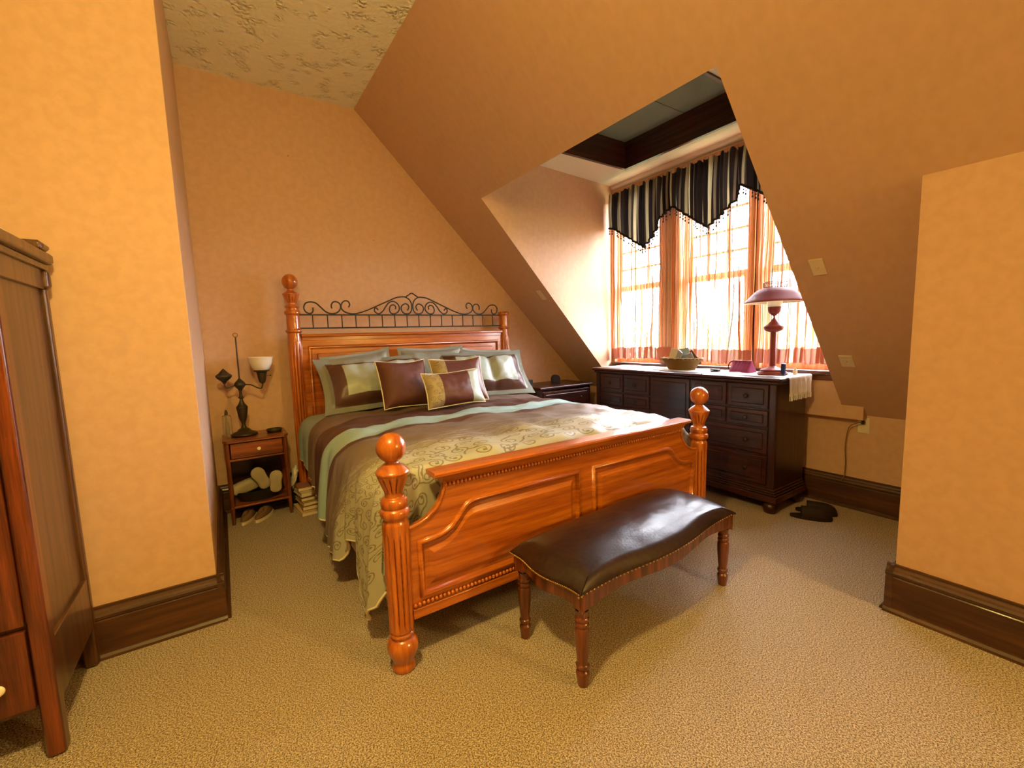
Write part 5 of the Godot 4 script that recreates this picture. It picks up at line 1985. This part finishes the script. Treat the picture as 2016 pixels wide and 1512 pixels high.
	var arch := [Vector3(-0.048, 0, -0.03), Vector3(0.048, 0, -0.03)]
	for k in 13:
		var th := PI * k / 12.0
		arch.append(Vector3(cos(th) * 0.048, 0.055 + sin(th) * 0.052, -0.03))
	mb.extrude(arch, Vector3(0, 0, 0.06))
	put(mb, "case", M.black_plastic, ck)
	mb = MB.new()
	mb.box(Vector3(0, 0.052, 0.030), Vector3(0.07, 0.06, 0.004), 0.002)
	put(mb, "dial", M.glass_dark if M.has("glass_dark") else M.black_plastic, ck)
	mb = MB.new()
	mb.box(Vector3(0, 0.03, 0), Vector3(0.07, 0.06, 0.06), 0.008)
	var bx := put(mb, "small_box", M.black_plastic, null, Vector3(2.90, 0.8225, -4.02))
	tag(bx, "little black box on the dark nightstand next to the pillows", "box")


func make_stand_lamp() -> void:
	var ty := 0.6585
	var t := thing("student_lamp", "old bronze two-armed lamp with one milk glass shade on the small nightstand", "lamp", Vector3(0.105, ty, -4.05))
	var mb := MB.new()
	mb.lathe(Vector3.ZERO, [Vector2(0.001, 0), Vector2(0.092, 0.0), Vector2(0.092, 0.016), Vector2(0.078, 0.026), Vector2(0.052, 0.034), Vector2(0.040, 0.050), Vector2(0.022, 0.062), Vector2(0.001, 0.063)], 8)
	put(mb, "base", M.bronze, t)
	mb = MB.new()
	mb.lathe(Vector3.ZERO, turned([Vector2(0.020, 0.06), Vector2(0.014, 0.085), Vector2(0.016, 0.105), Vector2(0.028, 0.140), Vector2(0.036, 0.190), Vector2(0.040, 0.222), Vector2(0.041, 0.228), Vector2(0.036, 0.236), Vector2(0.022, 0.256), Vector2(0.012, 0.284), Vector2(0.013, 0.296), Vector2(0.022, 0.304), Vector2(0.012, 0.314), Vector2(0.010, 0.340), Vector2(0.014, 0.366), Vector2(0.034, 0.392), Vector2(0.040, 0.406), Vector2(0.034, 0.424), Vector2(0.014, 0.446), Vector2(0.008, 0.456)], 3), 20)
	put(mb, "stem", M.bronze, t)
	mb = MB.new()
	mb.tube([Vector3(0, 0.45, 0), Vector3(0.002, 0.780, 0)], 0.0055, 8)
	put(mb, "rod", M.bronze, t)
	mb = MB.new()
	var ring := []
	for k in 24:
		ring.append(Vector3(0.002 + cos(TAU * k / 24) * 0.015, 0.796 + sin(TAU * k / 24) * 0.015, 0))
	mb.tube(ring, 0.004, 6, true)
	put(mb, "finial_ring", M.brass, t)
	mb = MB.new()
	mb.tube(spline([Vector3(0.03, 0.404, 0), Vector3(0.075, 0.400, 0.01), Vector3(0.120, 0.372, 0.02), Vector3(0.145, 0.368, 0.02), Vector3(0.156, 0.400, 0.02), Vector3(0.156, 0.420, 0.02)], 5), 0.0055, 8)
	var arm := put(mb, "arm", M.bronze, t)
	mb = MB.new()
	mb.lathe(Vector3(0.156, 0, 0.02), turned([Vector2(0.008, 0.405), Vector2(0.022, 0.418), Vector2(0.030, 0.450), Vector2(0.036, 0.486), Vector2(0.040, 0.498), Vector2(0.056, 0.505), Vector2(0.056, 0.512), Vector2(0.046, 0.516)], 3), 24)
	put(mb, "socket", M.bronze, arm)
	mb = MB.new()
	mb.tube([Vector3(0.190, 0.468, 0.02), Vector3(0.212, 0.466, 0.02)], 0.002, 6)
	mb.ball(Vector3(0.216, 0.466, 0.02), Vector3(0.006, 0.006, 0.006), 6, 8)
	put(mb, "switch_key", M.bronze, arm)
	mb = MB.new()
	mb.lathe(Vector3(0.156, 0, 0.02), turned([Vector2(0.050, 0.514), Vector2(0.066, 0.535), Vector2(0.080, 0.570), Vector2(0.087, 0.602), Vector2(0.092, 0.616), Vector2(0.088, 0.617), Vector2(0.083, 0.602), Vector2(0.076, 0.570), Vector2(0.062, 0.537), Vector2(0.046, 0.520)], 3), 32)
	put(mb, "shade", M.milk_glass, arm)
	mb = MB.new()
	mb.tube(spline([Vector3(-0.03, 0.404, 0), Vector3(-0.055, 0.396, 0.0), Vector3(-0.085, 0.390, 0.005), Vector3(-0.098, 0.400, 0.005), Vector3(-0.100, 0.430, 0.005)], 5), 0.0055, 8)
	var arm2 := put(mb, "arm", M.bronze, t)
	mb = MB.new()
	mb.lathe(Vector3(-0.100, 0, 0.005), turned([Vector2(0.008, 0.42), Vector2(0.018, 0.438), Vector2(0.044, 0.462), Vector2(0.054, 0.478), Vector2(0.052, 0.490), Vector2(0.034, 0.504), Vector2(0.020, 0.520), Vector2(0.006, 0.536), Vector2(0.001, 0.540)], 3), 24)
	put(mb, "oil_font", M.bronze, arm2)
	# bottle and ashtray on the stand
	mb = MB.new()
	mb.lathe(Vector3.ZERO, turned([Vector2(0.001, 0), Vector2(0.030, 0.0), Vector2(0.032, 0.01), Vector2(0.032, 0.150), Vector2(0.026, 0.164), Vector2(0.012, 0.172)], 3), 24)
	var b := put(mb, "spray_bottle", M.glass, null, Vector3(-0.005, ty, -4.10))
	tag(b, "clear spray bottle standing beside the bronze lamp", "bottle")
	mb = MB.new()
	mb.lathe(Vector3.ZERO, turned([Vector2(0.012, 0.170), Vector2(0.011, 0.188), Vector2(0.007, 0.205), Vector2(0.001, 0.212)], 3), 16)
	put(mb, "nozzle", M.bronze, b)
	mb = MB.new()
	mb.lathe(Vector3.ZERO, turned([Vector2(0.001, 0), Vector2(0.045, 0.0), Vector2(0.056, 0.010), Vector2(0.060, 0.022), Vector2(0.054, 0.024), Vector2(0.046, 0.012), Vector2(0.030, 0.008), Vector2(0.001, 0.008)], 3), 24)
	var a := put(mb, "trinket_dish", M.bronze, null, Vector3(0.315, ty, -4.05))
	tag(a, "small round dark dish on the small nightstand", "dish")


func make_small_things() -> void:
	# books piled on the floor beside the bed
	var bk := [
		["pale book at the bottom of the pile beside the bed", 0.21, 0.030, 0.28, 0.52, -3.87, 0.10, 0],
		["brown book second from the bottom of the bedside pile", 0.18, 0.034, 0.25, 0.53, -3.89, 0.02, 1],
		["tan book third from the bottom of the bedside pile", 0.17, 0.028, 0.24, 0.52, -3.90, 0.14, 2],
		["dark book third from the top of the bedside pile", 0.15, 0.030, 0.22, 0.51, -3.92, 0.06, 3],
		["cream book second from the top of the bedside pile", 0.14, 0.036, 0.21, 0.50, -3.94, 0.16, 4],
		["small rose book on top of the bedside pile", 0.11, 0.030, 0.17, 0.485, -3.96, 0.04, 5],
	]
	var y := 0.002
	for s in bk:
		var t := thing("book", s[0], "book", Vector3(s[4], y, s[5]), s[6], "books piled beside the bed")
		var w: float = s[1]
		var h: float = s[2]
		var d: float = s[3]
		var mb := MB.new()
		mb.span(Vector3(-w * 0.5, 0, -d * 0.5), Vector3(w * 0.5, 0.003, d * 0.5))
		mb.span(Vector3(-w * 0.5, h - 0.003, -d * 0.5), Vector3(w * 0.5, h, d * 0.5))
		mb.span(Vector3(w * 0.5 - 0.004, 0, -d * 0.5), Vector3(w * 0.5, h, d * 0.5))
		put(mb, "cover", M.book[s[7]], t)
		mb = MB.new()
		mb.span(Vector3(-w * 0.5 + 0.004, 0.003, -d * 0.5 + 0.004), Vector3(w * 0.5 - 0.004, h - 0.003, d * 0.5 - 0.004))
		put(mb, "pages", M.pages, t)
		y += h + 0.0005
	# crumpled white bag by the nightstand leg
	var mb := MB.new()
	var nz := noise(91, 1.0, 3)
	var g := func(a: float, b: float) -> Vector3:
		var ph := PI * b
		var th := TAU * a
		var d := Vector3(sin(ph) * cos(th), cos(ph), sin(ph) * sin(th))
		var k := 1.0 + nz.get_noise_3d(d.x * 2.6, d.y * 2.6, d.z * 2.6) * 0.6
		return Vector3(d.x * 0.022, d.y * 0.085, d.z * 0.05) * k
	mb.grid(g, 24, 20, 1.0)
	if (mb.n[25 * 10].dot(mb.v[25 * 10])) < 0:
		mb = MB.new()
		mb.grid(g, 24, 20, -1.0)
	var o := put(mb, "plastic_bag", M.paper, null, Vector3(0.425, 0.262, -4.0))
	o.rotation.z = -0.22
	tag(o, "crumpled white bag wedged between the nightstand and the bed", "bag")
	# wire basket the bag hangs from
	var wb := thing("waste_bin", "dark narrow bin between the nightstand and the bed", "bin", Vector3(0.435, 0, -4.09))
	mb = MB.new()
	mb.lathe(Vector3.ZERO, [Vector2(0.001, 0.0), Vector2(0.034, 0.0), Vector2(0.040, 0.27), Vector2(0.037, 0.27), Vector2(0.031, 0.006)], 20)
	put(mb, "drum", M.tub, wb)
	# dark slippers by the dresser
	for i in 2:
		var t := thing("slipper", ["dark brown slipper lying against the knee wall baseboard", "dark brown slipper lying beside the dresser foot"][i], "slipper", [Vector3(3.60, 0.0, -1.375), Vector3(3.465, 0.0, -1.355)][i], deg_to_rad([24, 30][i]), "dark slippers by the dresser")
		mb = MB.new()
		var sole := []
		for k in 28:
			var th := TAU * k / 28
			sole.append(Vector3(cos(th) * (0.045 + 0.006 * sin(th)), 0.0, sin(th) * 0.130))
		mb.extrude(sole, Vector3(0, 0.020, 0))
		put(mb, "sole", M.dark_shoe, t)
		mb = MB.new()
		var up := func(a: float, b: float) -> Vector3:
			var zz := lerpf(-0.06, 0.126, b)
			var wd := (0.046 + 0.006 * zz / 0.13) * sqrt(maxf(0.0, 1.0 - pow(zz / 0.13, 2.0)))
			var th := PI * a
			var hh := 0.070 * sqrt(maxf(0.0, 1.0 - pow(maxf(zz, 0.0) / 0.13, 3.0)))
			return Vector3(cos(th) * wd, 0.018 + sin(th) * hh, zz)
		mb.grid(up, 16, 12, 1.0)
		put(mb, "vamp", M.dark_shoe, t)
	# wall plates on the slope
	var plates := [[2.918, -1.163, "light switch plate high on the sloped ceiling beside the dormer", true, 0.118, 0.074], [3.497, -1.196, "blank cover plate low on the sloped ceiling beside the dormer", false, 0.112, 0.078], [2.843, -3.685, "narrow cover plate on the sloped ceiling between the dormer and the bed wall", false, 0.13, 0.07]]
	for p in plates:
		var c := on_slope(p[0], p[1])
		var t := thing("wall_plate", p[2], "cover plate", c)
		t.basis = Basis(Vector3(0.7071, -0.7071, 0), Vector3(-0.7071, -0.7071, 0), Vector3(0, 0, -1))
		mb = MB.new()
		mb.box(Vector3(0, 0.003, 0), Vector3(p[4], 0.007, p[5]), 0.003)
		put(mb, "plate", M.plate_tan, t)
		if p[3]:
			mb = MB.new()
			mb.box(Vector3(0, 0.009, 0), Vector3(0.022, 0.012, 0.009), 0.003)
			put(mb, "toggle", M.white_plastic, t)
		else:
			mb = MB.new()
			mb.lathe(Vector3(0, 0.006, 0), [Vector2(0.004, 0), Vector2(0.003, 0.002), Vector2(0.0005, 0.002)], 10)
			put(mb, "screw", M.nail, t)
	# outlet with a plug and cord
	var ot := thing("wall_outlet", "cream duplex outlet on the knee wall", "outlet", Vector3(XK, 0.645, -1.216))
	mb = MB.new()
	mb.box(Vector3(-0.003, 0, 0), Vector3(0.007, 0.117, 0.072), 0.003)
	put(mb, "plate", M.white_plastic, ot)
	for dy in [-0.025, 0.025]:
		mb = MB.new()
		mb.box(Vector3(-0.007, dy, 0), Vector3(0.004, 0.030, 0.034), 0.002)
		put(mb, "socket_face", M.plate_tan, ot)
	var cd := thing("lamp_cord", "tan cord plugged into the knee wall outlet and hanging down", "cord", Vector3(XK - 0.02, 0.668, -1.216))
	mb = MB.new()
	mb.tube([Vector3(0.010, 0, 0), Vector3(-0.014, 0, 0)], [0.014, 0.011], 12)
	put(mb, "plug", M.dark_knob, cd)
	mb = MB.new()
	mb.tube(spline([Vector3(-0.012, 0, 0), Vector3(-0.030, -0.004, -0.03), Vector3(-0.022, -0.04, -0.075), Vector3(-0.012, -0.12, -0.094), Vector3(-0.010, -0.21, -0.099), Vector3(-0.010, -0.32, -0.092), Vector3(-0.018, -0.426, -0.093), Vector3(-0.022, -0.46, -0.11)], 5), 0.0032, 6)
	put(mb, "wire", M.cord_tan, cd)
	# nails left in the headboard wall
	for p in [[Vector3(0.613, 2.943, ZB), "bright nail high in the headboard wall"], [Vector3(1.288, 2.315, ZB), "small nail in the wall above the iron scrollwork"]]:
		mb = MB.new()
		mb.tube([Vector3(0, 0, -0.006), Vector3(0, 0.002, 0.012)], 0.0025, 8)
		mb.ball(Vector3(0, 0.002, 0.013), Vector3(0.006, 0.006, 0.003), 6, 10)
		var nl := put(mb, "nail", M.nail, null, p[0])
		tag(nl, p[1], "nail", "nails in the headboard wall")


func _ready() -> void:
	rng.seed = 7
	make_view()
	make_materials()
	make_lamps()
	make_room()
	make_outside()
	make_bed()
	make_duvet()
	make_pillows()
	make_bench()
	make_dresser()
	make_dresser_things()
	make_curtains()
	make_wardrobe()
	make_nightstands()
	make_stand_lamp()
	make_small_things()
